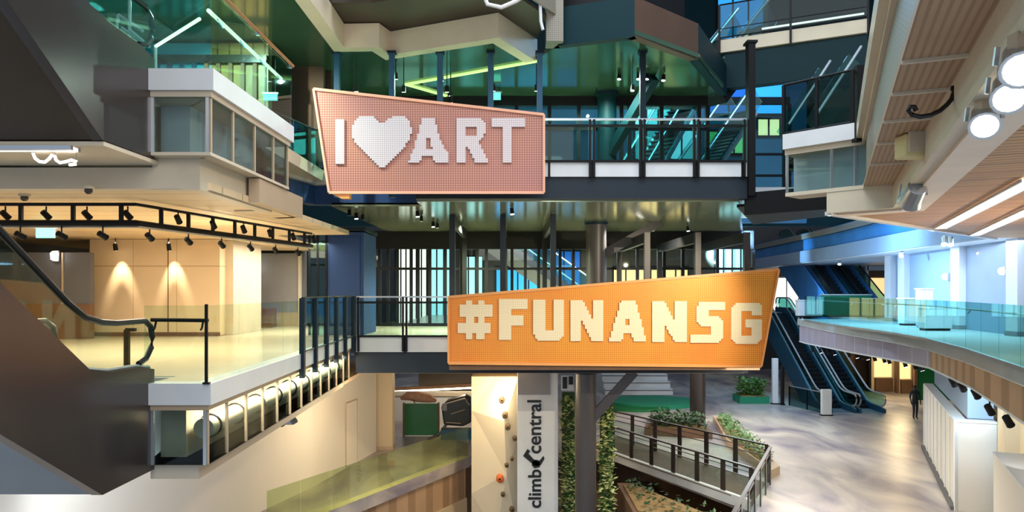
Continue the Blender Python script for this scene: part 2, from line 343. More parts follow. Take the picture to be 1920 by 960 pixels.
# ---- right, level three: slab edge overhead running towards the camera, wood soffit
VD = Vector((.394, .919))                                   # direction of the right-hand wing in plan
def along(p, t): return (p[0] - VD.x * t, p[1] - VD.y * t)
f0 = (7.06, 15.3); fF = (5.98, 16.5)
RE3 = [fF, f0, along(f0, 14)]
def right_edge3():
    r = struct('trim_15')
    z = Z3
    MB().rect(RE3, 0, .28, z - .33, z).build('fascia', M['white'], r)
    MB().rect(RE3, .1, 1.0, z - .45, z - .33).build('soffit_strip', M['cream'], r)
    MB().rect([fF, f0, along(f0, .4)], .15, .19, z - 1.28, z - .45).build('panel', M['gpanel'], r)
    MB().rect([fF, f0, along(f0, .4)], .5, .56, z - 1.28, z - .45).build('lining', M['palecol'], r)
    MB().rect([along(f0, .3), along(f0, 14)], .16, .22, z - 1.28, z - .45).build('panel', M['perf'], r)
    MB().rect([along(f0, .3), along(f0, 14)], .12, .75, z - 1.36, z - 1.28).build('mesh_soffit', M['brownmesh'], r)
    MB().rect([fF, f0, along(f0, .3)], .12, .8, z - 1.36, z - 1.28).build('soffit_strip', M['cream'], r)
    b0 = (7.6, 14.9); bF = (6.7, 15.9)
    MB().rect([bF, b0, along(b0, 14)], 0, .2, z - 1.8, z - 1.36).build('lower_band', M['cream'], r)
    for t in (0.35, 3.2, 5.1, 6.6, 8.0, 9.2):
        a = along(f0, t); n = Vector((VD.y, -VD.x))
        MB().bar((a[0] + n.x * .12, a[1] + n.y * .12, z - 1.375), (a[0] + n.x * .74, a[1] + n.y * .74, z - 1.375), .05, .03).build('divider', M['cream'], r)
    for t in (0, 1.0, 1.5):
        p = Vector(fF) + (Vector(f0) - Vector(fF)).normalized() * (.03 + t) + Vector((-(Vector(f0) - Vector(fF)).normalized().y, (Vector(f0) - Vector(fF)).normalized().x)) * .14
        MB().bar((p.x, p.y, z - 1.28), (p.x, p.y, z - .45), .05, .05).build('panel_frame', M['alu'], r)
    MB().rect([(bF[0] + .25, bF[1] + .05), (b0[0] + .22, b0[1] + .08), along((b0[0] + .22, b0[1] + .08), 14)], 0, .42, z - 1.84, z - 1.78).build('edge_strip', M['e_pink'], r)
M['e_pink'] = mat('pale_pink_trim', '#ead8c4', .5)
right_edge3()
cor = (15.3, 23.6); far = (17.3, 40)
struct('ceiling', MB().slab([(6.9, 16.0), (7.9, 15.0), along((7.9, 15.0), 13), (22, 3), (22, 23.6), cor], 3.12, 3.2), M['wood'])
struct('ceiling', MB().slab([cor, (24, 23.6), (24, 60), (18.6, 60), far], 3.12, 3.2), M['palecol'])
struct('trim_16', MB().bar((6.75, 15.95, 3.1), (15.3, 23.65, 3.1), .14, .08), M['white'])
struct('floor', MB().slab([(6.05, 16.5), (7.1, 15.4), along((7.1, 15.4), 13), (22, 3), (24, 60), (18.6, 60), far, cor], 4.55, 4.88), M['floor'])
EF = [(18.6, 60), far, cor]
def far_edge3():
    r = struct('trim_17')
    MB().rect(EF, 0, .3, 4.55, 4.9).build('fascia', M['escblue'], r)
    MB().rect(EF, .12, .2, 3.9, 4.55).build('panel', M['escblue'], r)
    MB().rect(EF, -.1, .3, 3.16, 3.85).build('lower_band', M['bluewall'], r)
far_edge3()
# ---- centre: bridges (level three in front, level two behind it)
def bridge(n, x0, x1, y0, y1, z, fz, bz, joints):
    r = struct(n)
    MB().box(x0, x1, y0, y0 + .12, z - fz, z).build('fascia', M['white'], r)
    MB().box(x0, x1, y0 + .06, y0 + .4, z - bz, z - fz).build('edge_beam', M['beam'], r)
    for x in joints: MB().box(x - .03, x + .03, y0 - .015, y0 + .02, z - fz - .03, z).build('joint_strip', M['black'], r)
    return r
B3 = bridge('trim_18', -2.6, 6.35, 20.1, 24, Z3, .38, .97, [1.0, 2.15, 3.5, 4.95, 6.2])
B3L = struct('trim_19')
pl = [(-6.25, 19.3), (-5.75, 21.6), (-2.6, 21.6)]
MB().rect([(-6.2, 18.9), (-5.6, 21.4), (-2.4, 21.4)], 0, .12, Z3 - .4, Z3 - .02).build('fascia', M['white'], B3L)
MB().rect([(-6.2, 18.9), (-5.6, 21.4), (-2.4, 21.4)], .1, .4, Z3 - .97, Z3 - .42).build('edge_beam', M['navy'], B3L)
struct('floor', MB().slab([(-5.2, 21.5), (-2.6, 21.5), (-2.6, 20.2), (6.3, 20.2), (6.9, 25.2), (-17, 25.2), (-17, 21.6)], Z3 - .36, Z3 - .01), M['floor'])
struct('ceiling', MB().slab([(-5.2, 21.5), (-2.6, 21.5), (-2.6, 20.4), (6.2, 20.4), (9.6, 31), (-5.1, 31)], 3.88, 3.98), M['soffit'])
B2 = bridge('trim_20', -4.9, 7.4, 23.35, 30, Z2, .47, 1.13, [-3.35, -.8, .75, 2.3, 3.8, 5.4, 7.0])
struct('floor', MB().slab([(-4.9, 23.45), (7.38, 23.45), (9.4, 30), (12, 45), (-5.0, 45), (-5, 30)], -.4, -.005), M['floor'])
struct('ceiling', MB().slab([(-4.9, 23.6), (7.35, 23.6), (8.0, 33), (-5, 33)], -1.16, -1.06), M['tan'])
struct('ceiling', MB().slab([(6.2, 20.6), (8.9, 18.2), (11.2, 20.2), (8.4, 26)], 3.75, 3.83), M['black'])    # dark soffit joining bridge and right wing
r = struct('trim_25'); MB().box(7.9, 9.9, 24.9, 25.05, 4.52, 4.9).build('fascia', M['white'], r); MB().box(7.9, 9.9, 25.0, 25.3, 4.0, 4.52).build('edge_beam', M['black'], r)
struct('floor', MB().box(6.9, 12, 25.06, 31.4, 4.5, 4.88), M['floor'])
struct('trim_21', MB().rect([(6.3, 20.25), (8.75, 18.1)], 0, .3, 3.5, 4.1), M['black'])
# ---- lowest level
F1 = [(3.6, 13.5), (5.1, 17.5), (7.35, 22.7), (4.15, 29.8), (2.4, 30.4), (-1.4, 30.4), (-1.66, 29), (-5.3, 21.9), (-7.5, 17.5), (-12, 17.5), (-12, 62), (45, 62), (45, 13.5)]
struct('floor', MB().slab(F1, Z1 - .4, Z1), M['concrete'])
struct('floor', MB().box(-10, 12, 8, 31, -9.6, -9.4), M['timber'])
struct('wall_basement', MB().rect([(12, 12), (9.2, 25.6), (4.4, 33.0), (-1.2, 31.5), (-2.2, 29)], -.2, 0, -9.5, Z1 - .02), M['brown'])
r = struct('trim_24')
for k in range(7): MB().slab([(1.6, 22 + k * .9), (8.4 - k * .45, 22 + k * .9), (8.4 - k * .45, 31), (1.6, 31)], -9.4 + k * .42, -9.4 + (k + 1) * .42).build('step', M['timber'], r)
struct('wall_deck_front', MB().box(-17, -5.72, 12.6, 12.75, -1.6, -.02), M['hoard'])
struct('wall_high_back', MB().box(-18, 40, 40, 40.3, 4.9, 22), M['teal'])
struct('ceiling', MB().box(5, 40, 26, 40, 21, 21.2), M['escblue'])
# ---- enclosing walls far behind
struct('wall_back', MB().box(-18, 50, 61.5, 62, -6, 12), M['grey2'])
struct('wall_left', MB().box(-17.2, -16.9, 9, 62, -6, 12), M['grey2'])
struct('wall_right', MB().box(30, 30.3, 8.5, 62, -6, 12), M['bluewall'])
struct('wall_left_upper', MB().rect([(-17, 21.8), (-5.5, 21.8)], 0, .2, Z3, 8.0), M['bronze2'])
# ================================================================== HELPERS FOR THINGS
def escalator(name, label, base, d, rise, width=1.5, tan=.577, dep=1.36, L0=1.6, L1=1.6, clad='bronze', under='bronze2', gl='gteal', rail='rubber', group=None, up_h=.33, top_rail=True):
    bx, by, bz = base; d = Vector(d).normalized(); n = Vector((d.y, -d.x))
    S = rise / tan
    def W(s, wd, z): return (bx + d.x * s + n.x * wd, by + d.y * s + n.y * wd, bz + z)
    r = thing(name, label, 'escalator', base, group)
    hw = width / 2
    prof = [(-L0, -dep), (0, -dep), (S, rise - dep), (S + L1, rise - dep)]
    top = [(S + L1, rise), (S, rise), (0, 0), (-L0, 0)]
    MB().prism([W(s, -hw + .14, z) for s, z in [(a, b - .0) for a, b in prof] + [(a, b - .06) for a, b in top]], n.to_3d() * (width - .28)).build('underside', M[under], r)
    for sg in (-1, 1):
        w0 = sg * hw if sg < 0 else hw - .15
        sp = [(a, b - .01) for a, b in prof] + [(S + L1, rise + up_h), (S - .3, rise + up_h), (S - .9, rise + up_h - .28), (.3, up_h + .06), (-.2, up_h - .02), (-L0 * .7, up_h - .04), (-L0, up_h - .12)]
        MB().prism([W(s, w0, z) for s, z in sp], n.to_3d() * .15).build('side_cladding', M[clad], r)
        wg = sg * (hw - .075) - .006
        hh = .98
        gp = [(-L0 + .25, up_h - .1), (-.2, up_h - .04), (.3, up_h), (S - .9, rise + up_h - .3), (S - .3, rise + up_h - .05), (S + L1 - .3, rise + up_h - .05),
              (S + L1 - .05, rise + hh - .3), (S + L1 - .25, rise + hh - .03), (S - .2, rise + hh - .03), (S - .9, rise + hh - .3), (.5, hh + .18), (-.1, hh - .01), (-L0 + .2, hh - .03), (-L0 - .02, hh - .3)]
        MB().prism([W(s, wg, z) for s, z in gp], n.to_3d() * .012).build('glass_balustrade', M[gl], r)
        MB().tube([W(s, sg * (hw - .075), z + .015) for s, z in ((-L0 * .98, up_h - .1), (-L0 * .7, up_h - .04), (-.2, up_h - .02), (.3, up_h + .06), (S - .9, rise + up_h - .28), (S - .3, rise + up_h))], .03, 6).build('deck_trim', M['alu'], r, True)
        hp = [(-L0 + .35, up_h), (-L0 + .12, up_h + .06), (-L0 - .05, up_h + .22), (-L0 - .09, up_h + .38), (-L0 - .03, hh - .1), (-L0 + .16, hh), (-.5, hh), (-.1, hh + .03), (.3, hh + .12), (.7, hh + .33),
              (S - 1.1, rise + hh - .45), (S - .6, rise + hh - .16), (S - .2, rise + hh - .02), (S + .2, rise + hh), (S + L1 - .2, rise + hh), (S + L1, rise + hh - .12), (S + L1 + .06, rise + hh - .35), (S + L1 - .1, rise + up_h)]
        MB().tube([W(s, sg * (hw - .075), z) for s, z in hp], .045, 8).build('handrail', M[rail], r, True)
    # steps: one stair-shaped run, plus the two comb plates
    mb = MB(); k = max(4, int(S / .36)); vs = []
    zz = [(-.3, .0)]
    for i in range(k): zz += [(S * i / k, rise * (i + 1) / k - .02 + (0 if i else 0)), (S * (i + 1) / k, rise * (i + 1) / k - .02)]
    pts = [(0, -.2)] + zz[1:] + [(S, rise - .3)]
    mb.prism([W(s, -hw + .2, z) for s, z in pts], n.to_3d() * (width - .4)).build('step_run', M['step'], r)
    for s0, z0 in ((-L0 + .15, .0), (S + .1, rise)):
        MB().prism([W(s, -hw + .2, z0 + dz) for s, dz in ((s0, -.05), (s0 + 1.3, -.05), (s0 + 1.3, .012), (s0, .012))], n.to_3d() * (width - .4)).build('comb_plate', M['alu'], r)
    return r
def glass_rail(name, label, path, z, h=1.2, gm='glass', post=None, pm='black', every=1.4, rail=None, railm='black', base=None, group=None, cat='balustrade', inset=.0, sub=0, pw=.05, low=None, t=.016, postdrop=0):
    """balustrade along a plan path (path points may carry their own z as a third number)"""
    pts = [Vector((p[0], p[1], p[2] if len(p) > 2 else z)) for p in path]
    r = thing(name, label, cat, pts[0], group)
    first = True
    for i in range(len(pts) - 1):
        a, b = pts[i], pts[i + 1]; L = (b - a).length; k = max(1, round(L / every)); u = (b - a) / k; dn = u.normalized()
        for j in range(k):
            p, q = a + u * j, a + u * (j + 1); g = dn * .012
            if gm:
                lo = low if low is not None else .0
                MB().bar(p + g + Vector((0, 0, lo + (h - lo - .02) / 2)), q - g + Vector((0, 0, lo + (h - lo - .02) / 2)), t, h - lo - .02).build('glass_panel', M[gm], r)
            if post and (j or first or i == 0):
                MB().bar(p - Vector((0, 0, postdrop)), p + Vector((0, 0, h)), pw, pw * 1.3, (dn.x, dn.y, 0)).build('post', M[pm], r)
        if post and i == len(pts) - 2: MB().bar(b - Vector((0, 0, postdrop)), b + Vector((0, 0, h)), pw, pw * 1.3, (dn.x, dn.y, 0)).build('post', M[pm], r)
        first = False
    if rail: MB().tube([p + Vector((0, 0, rail)) for p in pts], .028, 8).build('handrail', M[railm], r, True)
    if low is not None and pm: MB().tube([p + Vector((0, 0, low)) for p in pts], .022, 6).build('bottom_rail', M[pm], r, True)
    if sub:
        for q in range(sub): MB().tube([p + Vector((0, 0, h * (.3 + .5 * q / max(1, sub)))) for p in pts], .014, 6).build('middle_rail', M[pm], r, True)
    if base: MB().rect([(p.x, p.y) for p in pts], -.04, .04, pts[0].z - .02, pts[0].z + .06).build('base_shoe', M[base], r)
    return r
def spot(name, label, loc, aim, size=.1, body='black', lit=None, drop=.25, group=None, cat='spotlight'):
    """track spotlight: stem, can aimed at a point, lens"""
    loc = Vector(loc); r = thing(name, label, cat, loc, group)
    c = loc - Vector((0, 0, drop)); d = (Vector(aim) - c).normalized()
    MB().cyl(loc, c, size * .18, 8).build('stem', M[body], r)
    bd = MB().tube([c - d * size * 1.3, c - d * size * 1.2, c + d * size * .9, c + d * size * 1.1], [size * .5, size * .7, size * .75, size * .8], 12).build('lamp_body', M[body], r, True)
    MB().cyl(c + d * size * 1.02, c + d * size * 1.13, size * .68, 12).build('lens', M[lit or 'chrome'], bd)
    return r
def leaves(mb, pos_fn, n, size, up=.4):
    for _ in range(n):
        p = Vector(pos_fn()); a = random.uniform(0, 2 * PI); tilt = random.uniform(-.9, up)
        d = Vector((math.cos(a), math.sin(a), -tilt * 1.1)).normalized() * size * random.uniform(.6, 1.3)
        s = d.cross(Vector((random.uniform(-.4, .4), random.uniform(-.4, .4), 1))).normalized() * size * .28
        nrm = d.cross(s).normalized() * size * .06
        mb.add([p, p + d * .5 + s + nrm, p + d, p + d * .5 - s + nrm], [(0, 1, 2, 3)])
    return mb
# ================================================================== THE TWO HANGING SIGNS
def sign_face(name, c1, c2, line, pitch=.062):
    m, nt, b = newmat(name); N = nt.nodes.new; L = nt.links.new
    tc = N('ShaderNodeTexCoord'); sp = N('ShaderNodeSeparateXYZ'); L(tc.outputs['Object'], sp.inputs[0])
    def ln(sock, w):
        a = N('ShaderNodeMath'); a.operation = 'MULTIPLY'; a.inputs[1].default_value = 1 / pitch; L(sock, a.inputs[0])
        f = N('ShaderNodeMath'); f.operation = 'FRACT'; L(a.outputs[0], f.inputs[0])
        l = N('ShaderNodeMath'); l.operation = 'LESS_THAN'; l.inputs[1].default_value = w; L(f.outputs[0], l.inputs[0]); return l.outputs[0]
    mx_ = N('ShaderNodeMath'); mx_.operation = 'MAXIMUM'; L(ln(sp.outputs[0], .3), mx_.inputs[0]); L(ln(sp.outputs[2], .3), mx_.inputs[1])
    n = N('ShaderNodeTexNoise'); n.inputs['Scale'].default_value = .55; n.inputs['Detail'].default_value = 3; L(tc.outputs['Object'], n.inputs['Vector'])
    n3 = N('ShaderNodeMath'); n3.operation = 'MULTIPLY_ADD'; n3.inputs[1].default_value = 2.2; n3.inputs[2].default_value = -.6; n3.use_clamp = True; L(n.outputs['Fac'], n3.inputs[0])
    base = N('ShaderNodeMix'); base.data_type = 'RGBA'; base.inputs[6].default_value = C(c1); base.inputs[7].default_value = C(c2); L(n3.outputs[0], base.inputs[0])
    fin = N('ShaderNodeMix'); fin.data_type = 'RGBA'; L(mx_.outputs[0], fin.inputs[0]); L(base.outputs[2], fin.inputs[6]); fin.inputs[7].default_value = C(line)
    L(fin.outputs[2], b.inputs['Base Color']); b.inputs['Roughness'].default_value = .45; b.inputs['Metallic'].default_value = .15
    return m
M['sign_pink'] = sign_face('rose_copper_mesh', '#c88f76', '#bd8480', '#8f5a4c')
M['sign_orange'] = sign_face('orange_mesh', '#ffb640', '#f78f3e', '#db8228')
M['pins_white'] = sign_face('white_pins', '#d3c8cc', '#dad0d0', '#b5a3a5', .055)
M['pins_cream'] = sign_face('cream_pins', '#fff0cc', '#fdeac6', '#ecd2a8', .055)
M['pink_edge'] = mat('rose_edge', '#e8a88a', .4)
M['orange_edge'] = mat('orange_edge', '#f7a860', .4)
def pip(p, poly):
    c = False; j = len(poly) - 1
    for i in range(len(poly)):
        if (poly[i][1] > p[1]) != (poly[j][1] > p[1]) and p[0] < (poly[j][0] - poly[i][0]) * (p[1] - poly[i][1]) / (poly[j][1] - poly[i][1]) + poly[i][0]: c = not c
        j = i
    return c
def pixel_letter(polys, holes, Y, cell, m, parent, name, ox, oy, sc, depth=.05):
    """blocky raised letter: polygon in zoom units, cut to square cells that share their corners"""
    Q = [[(lambda v: (v.x, v.z))(P(ox + u / sc, oy + v / sc, Y)) for u, v in q] for q in polys]
    H = [[(lambda v: (v.x, v.z))(P(ox + u / sc, oy + v / sc, Y)) for u, v in q] for q in holes]
    xs = [p[0] for q in Q for p in q]; zs = [p[1] for q in Q for p in q]
    x0, z0 = min(xs), min(zs); nx = int((max(xs) - x0) / cell) + 1; nz = int((max(zs) - z0) / cell) + 1
    ok = set()
    for i in range(nx):
        for k in range(nz):
            p = (x0 + (i + .5) * cell, z0 + (k + .5) * cell)
            if any(pip(p, q) for q in Q) and not any(pip(p, h) for h in H): ok.add((i, k))
    vid = {}; mb = MB()
    def v(i, k, s):
        if (i, k, s) not in vid:
            vid[(i, k, s)] = len(mb.v); mb.v.append(Vector((x0 + i * cell, Y - depth * s, z0 + k * cell)))
        return vid[(i, k, s)]
    for i, k in ok:
        mb.f.append((v(i, k, 1), v(i + 1, k, 1), v(i + 1, k + 1, 1), v(i, k + 1, 1)))
        mb.f.append((v(i, k, 0), v(i, k + 1, 0), v(i + 1, k + 1, 0), v(i + 1, k, 0)))
        for (di, dk, a, b) in ((-1, 0, (0, 0), (0, 1)), (1, 0, (1, 1), (1, 0)), (0, -1, (1, 0), (0, 0)), (0, 1, (0, 1), (1, 1))):
            if (i + di, k + dk) not in ok:
                mb.f.append((v(i + a[0], k + a[1], 0), v(i + a[0], k + a[1], 1), v(i + b[0], k + b[1], 1), v(i + b[0], k + b[1], 0)))
    return mb.build(name, m, parent)
YS1 = 19.45
s1 = thing('hanging_sign', 'rose pink mesh sign with white heart and lettering I ART, hung on the upper bridge', 'sign', P(800, 362, YS1))
c1 = [(588, 167), (1020, 215), (1020, 361), (617, 361)]
MB().prism([P(x, y, YS1) for x, y in c1], (0, .14, 0)).build('mesh_panel', M['sign_pink'], s1)
q = [P(x, y, YS1 - .02) for x, y in c1]
for i in range(4): MB().bar(q[i], q[(i + 1) % 4], .055, .07).build('edge_trim', M['pink_edge'], s1)
MB().prism([P(617, 361, YS1), P(655, 361, YS1), P(655, 372, YS1), P(640, 372, YS1)], (0, .25, 0)).build('lower_return', M['orange_edge'], s1)
for px in (660, 800, 950): MB().bar(P(px, 340, YS1 + .12), P(px, 340, YS1 + .12) + Vector((0, 1.0 if px < 1000 else .6, 0)), .06, .06).build('bracket', M['steel'], s1)
z1 = (570, 150, 4.085)
H = .058
def L1(name, polys, holes=()): pixel_letter(polys, holes, YS1 - .005, H, M['pins_white'], s1, name, *z1)
L1('letter', [[(243, 300), (318, 300), (318, 645), (243, 645)]])
L1('heart', [[(372, 360), (392, 315), (425, 288), (540, 288), (575, 325), (610, 340), (640, 305), (680, 288), (775, 285), (812, 320), (828, 390), (815, 450), (770, 520), (690, 600), (625, 665), (590, 672), (540, 620), (450, 540), (385, 470), (370, 420)]])
L1('letter', [[(905, 300), (1000, 300), (1035, 430), (1070, 520), (1110, 560), (1110, 635), (1005, 635), (985, 592), (910, 592), (885, 635), (800, 635), (838, 540), (880, 400)]], [[(942, 450), (972, 450), (980, 525), (932, 525)]])
L1('letter', [[(1170, 300), (1355, 300), (1390, 325), (1392, 400), (1372, 440), (1335, 470), (1400, 600), (1415, 635), (1310, 635), (1262, 520), (1235, 520), (1235, 635), (1170, 635)]], [[(1237, 368), (1330, 368), (1330, 430), (1237, 430)]])
L1('letter', [[(1437, 298), (1688, 298), (1688, 362), (1597, 362), (1597, 635), (1530, 635), (1530, 362), (1437, 362)]])
YS2 = 22.65
s2 = thing('hanging_sign', 'long orange mesh sign with pale hashtag lettering, hung on the lower bridge', 'sign', P(1140, 684, YS2))
c2 = [(841, 557), (1460, 505), (1427, 687), (841, 681)]
MB().prism([P(x, y, YS2) for x, y in c2], (0, .16, 0)).build('mesh_panel', M['sign_orange'], s2)
q = [P(x, y, YS2 - .02) for x, y in c2]
for i in range(4): MB().bar(q[i], q[(i + 1) % 4], .06, .08).build('edge_trim', M['orange_edge'], s2)
MB().box(P(842, 0, YS2).x, P(1425, 0, YS2).x, YS2 + .02, YS2 + .3, P(0, 694, YS2).z, P(0, 686, YS2).z).build('bottom_rail', M['brown'], s2)
for px in (900, 1120, 1340): MB().bar(P(px, 650, YS2 + .14), P(px, 650, YS2 + .14) + Vector((0, .62, 0)), .06, .06).build('bracket', M['steel'], s2)
z2 = (820, 490, 2.909)
H = .062
def L2(name, polys, holes=()): pixel_letter(polys, holes, YS2 - .005, H, M['pins_cream'], s2, name, *z2)
L2('hash_mark', [[(152, 212), (190, 212), (190, 425), (152, 425)], [(222, 212), (262, 212), (255, 425), (215, 425)], [(125, 240), (298, 240), (298, 300), (125, 300)], [(112, 340), (292, 340), (292, 395), (112, 395)], [(135, 240), (262, 240), (262, 395), (135, 395)]],
   [[(152, 302), (152, 332), (120, 332), (120, 302)], [(196, 302), (218, 302), (218, 332), (196, 332)], [(256, 302), (300, 302), (300, 332), (256, 332)], [(194, 205), (220, 205), (220, 240), (194, 240)], [(192, 398), (214, 398), (214, 430), (192, 430)]])
L2('letter', [[(336, 210), (490, 210), (490, 262), (398, 262), (398, 293), (466, 293), (466, 348), (398, 348), (398, 428), (336, 428)]])
L2('letter', [[(522, 210), (585, 210), (585, 375), (632, 375), (632, 210), (692, 210), (692, 395), (665, 432), (548, 432), (522, 395)]])
L2('letter', [[(726, 212), (790, 212), (850, 325), (850, 212), (908, 212), (908, 435), (845, 435), (786, 320), (786, 435), (726, 435)]])
L2('letter', [[(1000, 214), (1080, 214), (1140, 437), (1072, 437), (1058, 395), (1018, 395), (1004, 437), (935, 437)]], [[(1024, 350), (1050, 350), (1052, 318), (1022, 318)]])
L2('letter', [[(1170, 215), (1236, 215), (1296, 330), (1296, 215), (1355, 215), (1355, 440), (1290, 440), (1232, 325), (1232, 440), (1170, 440)]])
L2('letter', [[(1430, 220), (1562, 220), (1562, 265), (1475, 265), (1475, 300), (1535, 300), (1560, 330), (1560, 415), (1530, 444), (1378, 444), (1378, 398), (1495, 398), (1495, 352), (1440, 352), (1412, 325), (1412, 245)]])
L2('letter', [[(1630, 222), (1740, 222), (1770, 250), (1770, 295), (1710, 295), (1710, 272), (1660, 272), (1660, 400), (1708, 400), (1708, 358), (1680, 358), (1680, 318), (1770, 318), (1770, 420), (1740, 450), (1630, 450), (1600, 420), (1600, 250)]])
# ================================================================== BRIDGE RAILINGS AND HANGERS
def bridge_rail(name, label, x0, x1, Y, z, h, posts, gm, zlo):
    r = thing(name, label, 'railing', (x0, Y, z))
    xs = sorted(set([x0, x1] + posts))
    for x in xs:
        for dx in (-.055, .055): MB().box(x + dx - .03, x + dx + .03, Y - .05, Y + .05, z - zlo, z + h).build('post', M['black'], r)
    for a, b in zip(xs[:-1], xs[1:]): MB().box(a + .1, b - .1, Y - .008, Y + .008, z + .06, z + h - .12).build('glass_panel', M[gm], r)
    MB().box(x0, x1, Y - .035, Y + .035, z + h - .02, z + h + .03).build('handrail', M['alu'], r)
    MB().box(x0, x1, Y - .03, Y + .03, z + h - .2, z + h - .14).build('upper_rail', M['black'], r)
    MB().box(x0, x1, Y - .03, Y + .03, z, z + .06).build('bottom_rail', M['black'], r)
    return r
bridge_rail('bridge_railing', 'glass and black steel railing along the upper bridge, right of the pink sign', -2.5, 6.3, 20.08, Z3, 1.15, [-.9, .75, 2.15, 3.5, 4.95], 'gdark', .4)
bridge_rail('bridge_railing', 'glass and black steel railing along the lower bridge, left of the orange sign', -4.85, 7.3, 23.32, Z2, 1.25, [-3.35, -1.8, -.25, 1.3, 2.9, 4.4, 6.0], 'gpanel', .45)
glass_rail('bridge_railing', 'short turning railing joining left balcony to the upper bridge behind the pink sign', [(-6.2, 18.85), (-5.62, 21.35), (-2.6, 21.35)], Z3, 1.15, 'gteal', True, 'steel', 1.2, 1.15, 'steel', cat='railing', low=.05)
up_x = [632, 735, 825, 920, 1012, 1205]
for i, px in enumerate(up_x):
    x = (px - 960) * 20.45 / K
    r = thing('hanger_post', f'{"blue" if i < 5 else "dark"} steel hanger post of the upper bridge, ' + (f'{ORD[i]} from the left above the pink sign' if i < 5 else 'right of the round column'), 'post', (x, 20.45, Z3 - .9))
    MB().box(x - .075, x + .075, 20.38, 20.54, Z3 - .9, 7.99).build('post_shaft', M['bluesteel' if i < 5 else 'steel'], r)
    MB().box(x - .12, x + .12, 20.34, 20.58, 7.94, 8.0).build('cap_plate', M['steel'], r)
x = (1406 - 960) * 20.2 / K
r = thing('hanger_post', 'tall black steel post at the right end of the upper bridge', 'post', (x, 20.2, Z3 - .9))
MB().box(x - .09, x + .09, 20.0, 20.3, Z3 - .9, 8.15).build('post_shaft', M['black'], r); MB().box(x - .14, x + .14, 19.96, 20.34, 8.1, 8.16).build('cap_plate', M['black'], r)
lo_x = [848, 943, 1037, 1213, 1308, 1400]
for i, px in enumerate(lo_x):
    x = (px - 960) * 23.75 / K; zt = 3.3 if px > 1100 else 3.86
    r = thing('hanger_post', f'grey steel portal post rising behind the orange sign, {ORD[i]} from the left', 'post', (x, 23.75, 0))
    MB().box(x - .09, x + .09, 23.66, 23.86, -.4, zt).build('post_shaft', M['beam' if i < 3 else 'column'], r)
    MB().box(x - .07, x + .07, 23.86, 29.9, zt - .32, zt).build('portal_beam', M['black'], r)
    MB().box(x - .09, x + .09, 29.8, 29.98, 0, zt).build('rear_post', M['black'], r)
# round columns
def column(px, Y, z0, z1, r0, label, m='beam', brace=None):
    x = (px - 960) * Y / K; r = thing('round_column', label, 'column', (x, Y, z0))
    MB().cyl((x, Y, z0), (x, Y, z1), r0, 28).build('shaft', M[m], r, True)
    MB().cyl((x, Y, z1 - .12), (x, Y, z1), r0 + .06, 28).build('collar', M['steel'], r, True)
    MB().cyl((x, Y, z0), (x, Y, z0 + .1), r0 + .05, 28).build('base_ring', M['steel'], r, True)
    if brace: MB().bar((x, Y, brace[0]), brace[1], .26, .3).build('raking_brace', M[m], r)
    return r
column(1138, 24.6, Z3, 8.0, .31, 'dark round column standing on the upper bridge under the green soffit', 'teal', (5.8, (4.3, 22.6, 7.9)))
column(1118, 26.5, 0, 3.9, .36, 'grey round column behind the orange sign, with a raking brace', 'column', (2.6, (5.2, 26.4, 3.85)))
column(1098, 24.6, -9.4, -1.15, .35, 'thick grey column below the orange sign, beside the white banner', 'column', (-3.0, (4.0, 24.4, -1.2)))
column(1308, 35, Z1, -1.15, .36, 'brown grey column standing behind the planting at the ground floor', 'bronze')
# upper stair flight behind the bridge (dark raking band), right of the glazed lobby
def flight(label, a, b, wd, m, zs=.5):
    a, b = Vector(a), Vector(b); r = thing('stair_flight', label, 'staircase', a)
    n = (b - a).cross(Vector((0, 0, 1))).normalized()
    MB().bar(a, b, wd, zs).build('soffit_beam', M[m], r)
    for s in (-1, 1):
        o = n * (wd / 2) * s
        MB().bar(a + o + Vector((0, 0, .75)), b + o + Vector((0, 0, .75)), .02, .95).build('glass_balustrade', M['gteal'], r)
        MB().tube([a + o + Vector((0, 0, 1.25)), b + o + Vector((0, 0, 1.25))], .04, 8).build('handrail', M['alu'], r)
    k = 22; d = (b - a) / k
    for i in range(k):
        c = a + d * (i + .5) + Vector((0, 0, zs / 2 + .05)); MB().bar(c - n * wd * .46, c + n * wd * .46, abs(d.y) * .9 + .18, .05).build('tread', M['bronze'], r)
    return r
flight('dark raking stair flight rising behind the tall black bridge post', P(1325, 188, 25.5), P(1415, 70, 27.0), 1.4, 'black', .55)
flight('pale edged stair seen through the upper lobby glass', P(1185, 374, 29), P(1290, 190, 33), 1.2, 'alu', .25)
flight('white edged stair climbing right inside the blue upper void', P(1290, 369, 28), P(1395, 215, 30), 1.2, 'alu', .2)
flight('timber lined stair soffit rising left behind the lower bridge glazing', P(1120, 592, 38), P(900, 440, 34), 1.6, 'bronze', .4)
# ================================================================== GLAZED FRONTS BEHIND THE BRIDGES
def glazing(n, px0, px1, Y, z0, z1, mull, trans, head, gm='gdark', fm='black', door=None):
    r = struct(n); x0, x1 = (px0 - 960) * Y / K, (px1 - 960) * Y / K
    MB().box(x0, x1, Y - .1, Y + .1, z1 - head, z1).build('head_beam', M[fm], r)
    MB().box(x0, x1, Y - .06, Y + .06, z0, z0 + .12).build('sill', M[fm], r)
    xs = [x0] + [(p - 960) * Y / K for p in mull] + [x1]
    for x in xs: MB().box(x - .06, x + .06, Y - .08, Y + .08, z0, z1 - head).build('mullion', M[fm], r)
    for zt in trans: MB().box(x0, x1, Y - .05, Y + .05, zt - .05, zt + .05).build('transom', M[fm], r)
    for a, b in zip(xs[:-1], xs[1:]): MB().box(a + .06, b - .06, Y - .01, Y + .01, z0 + .12, z1 - head).build('pane', M[gm], r)
    return r
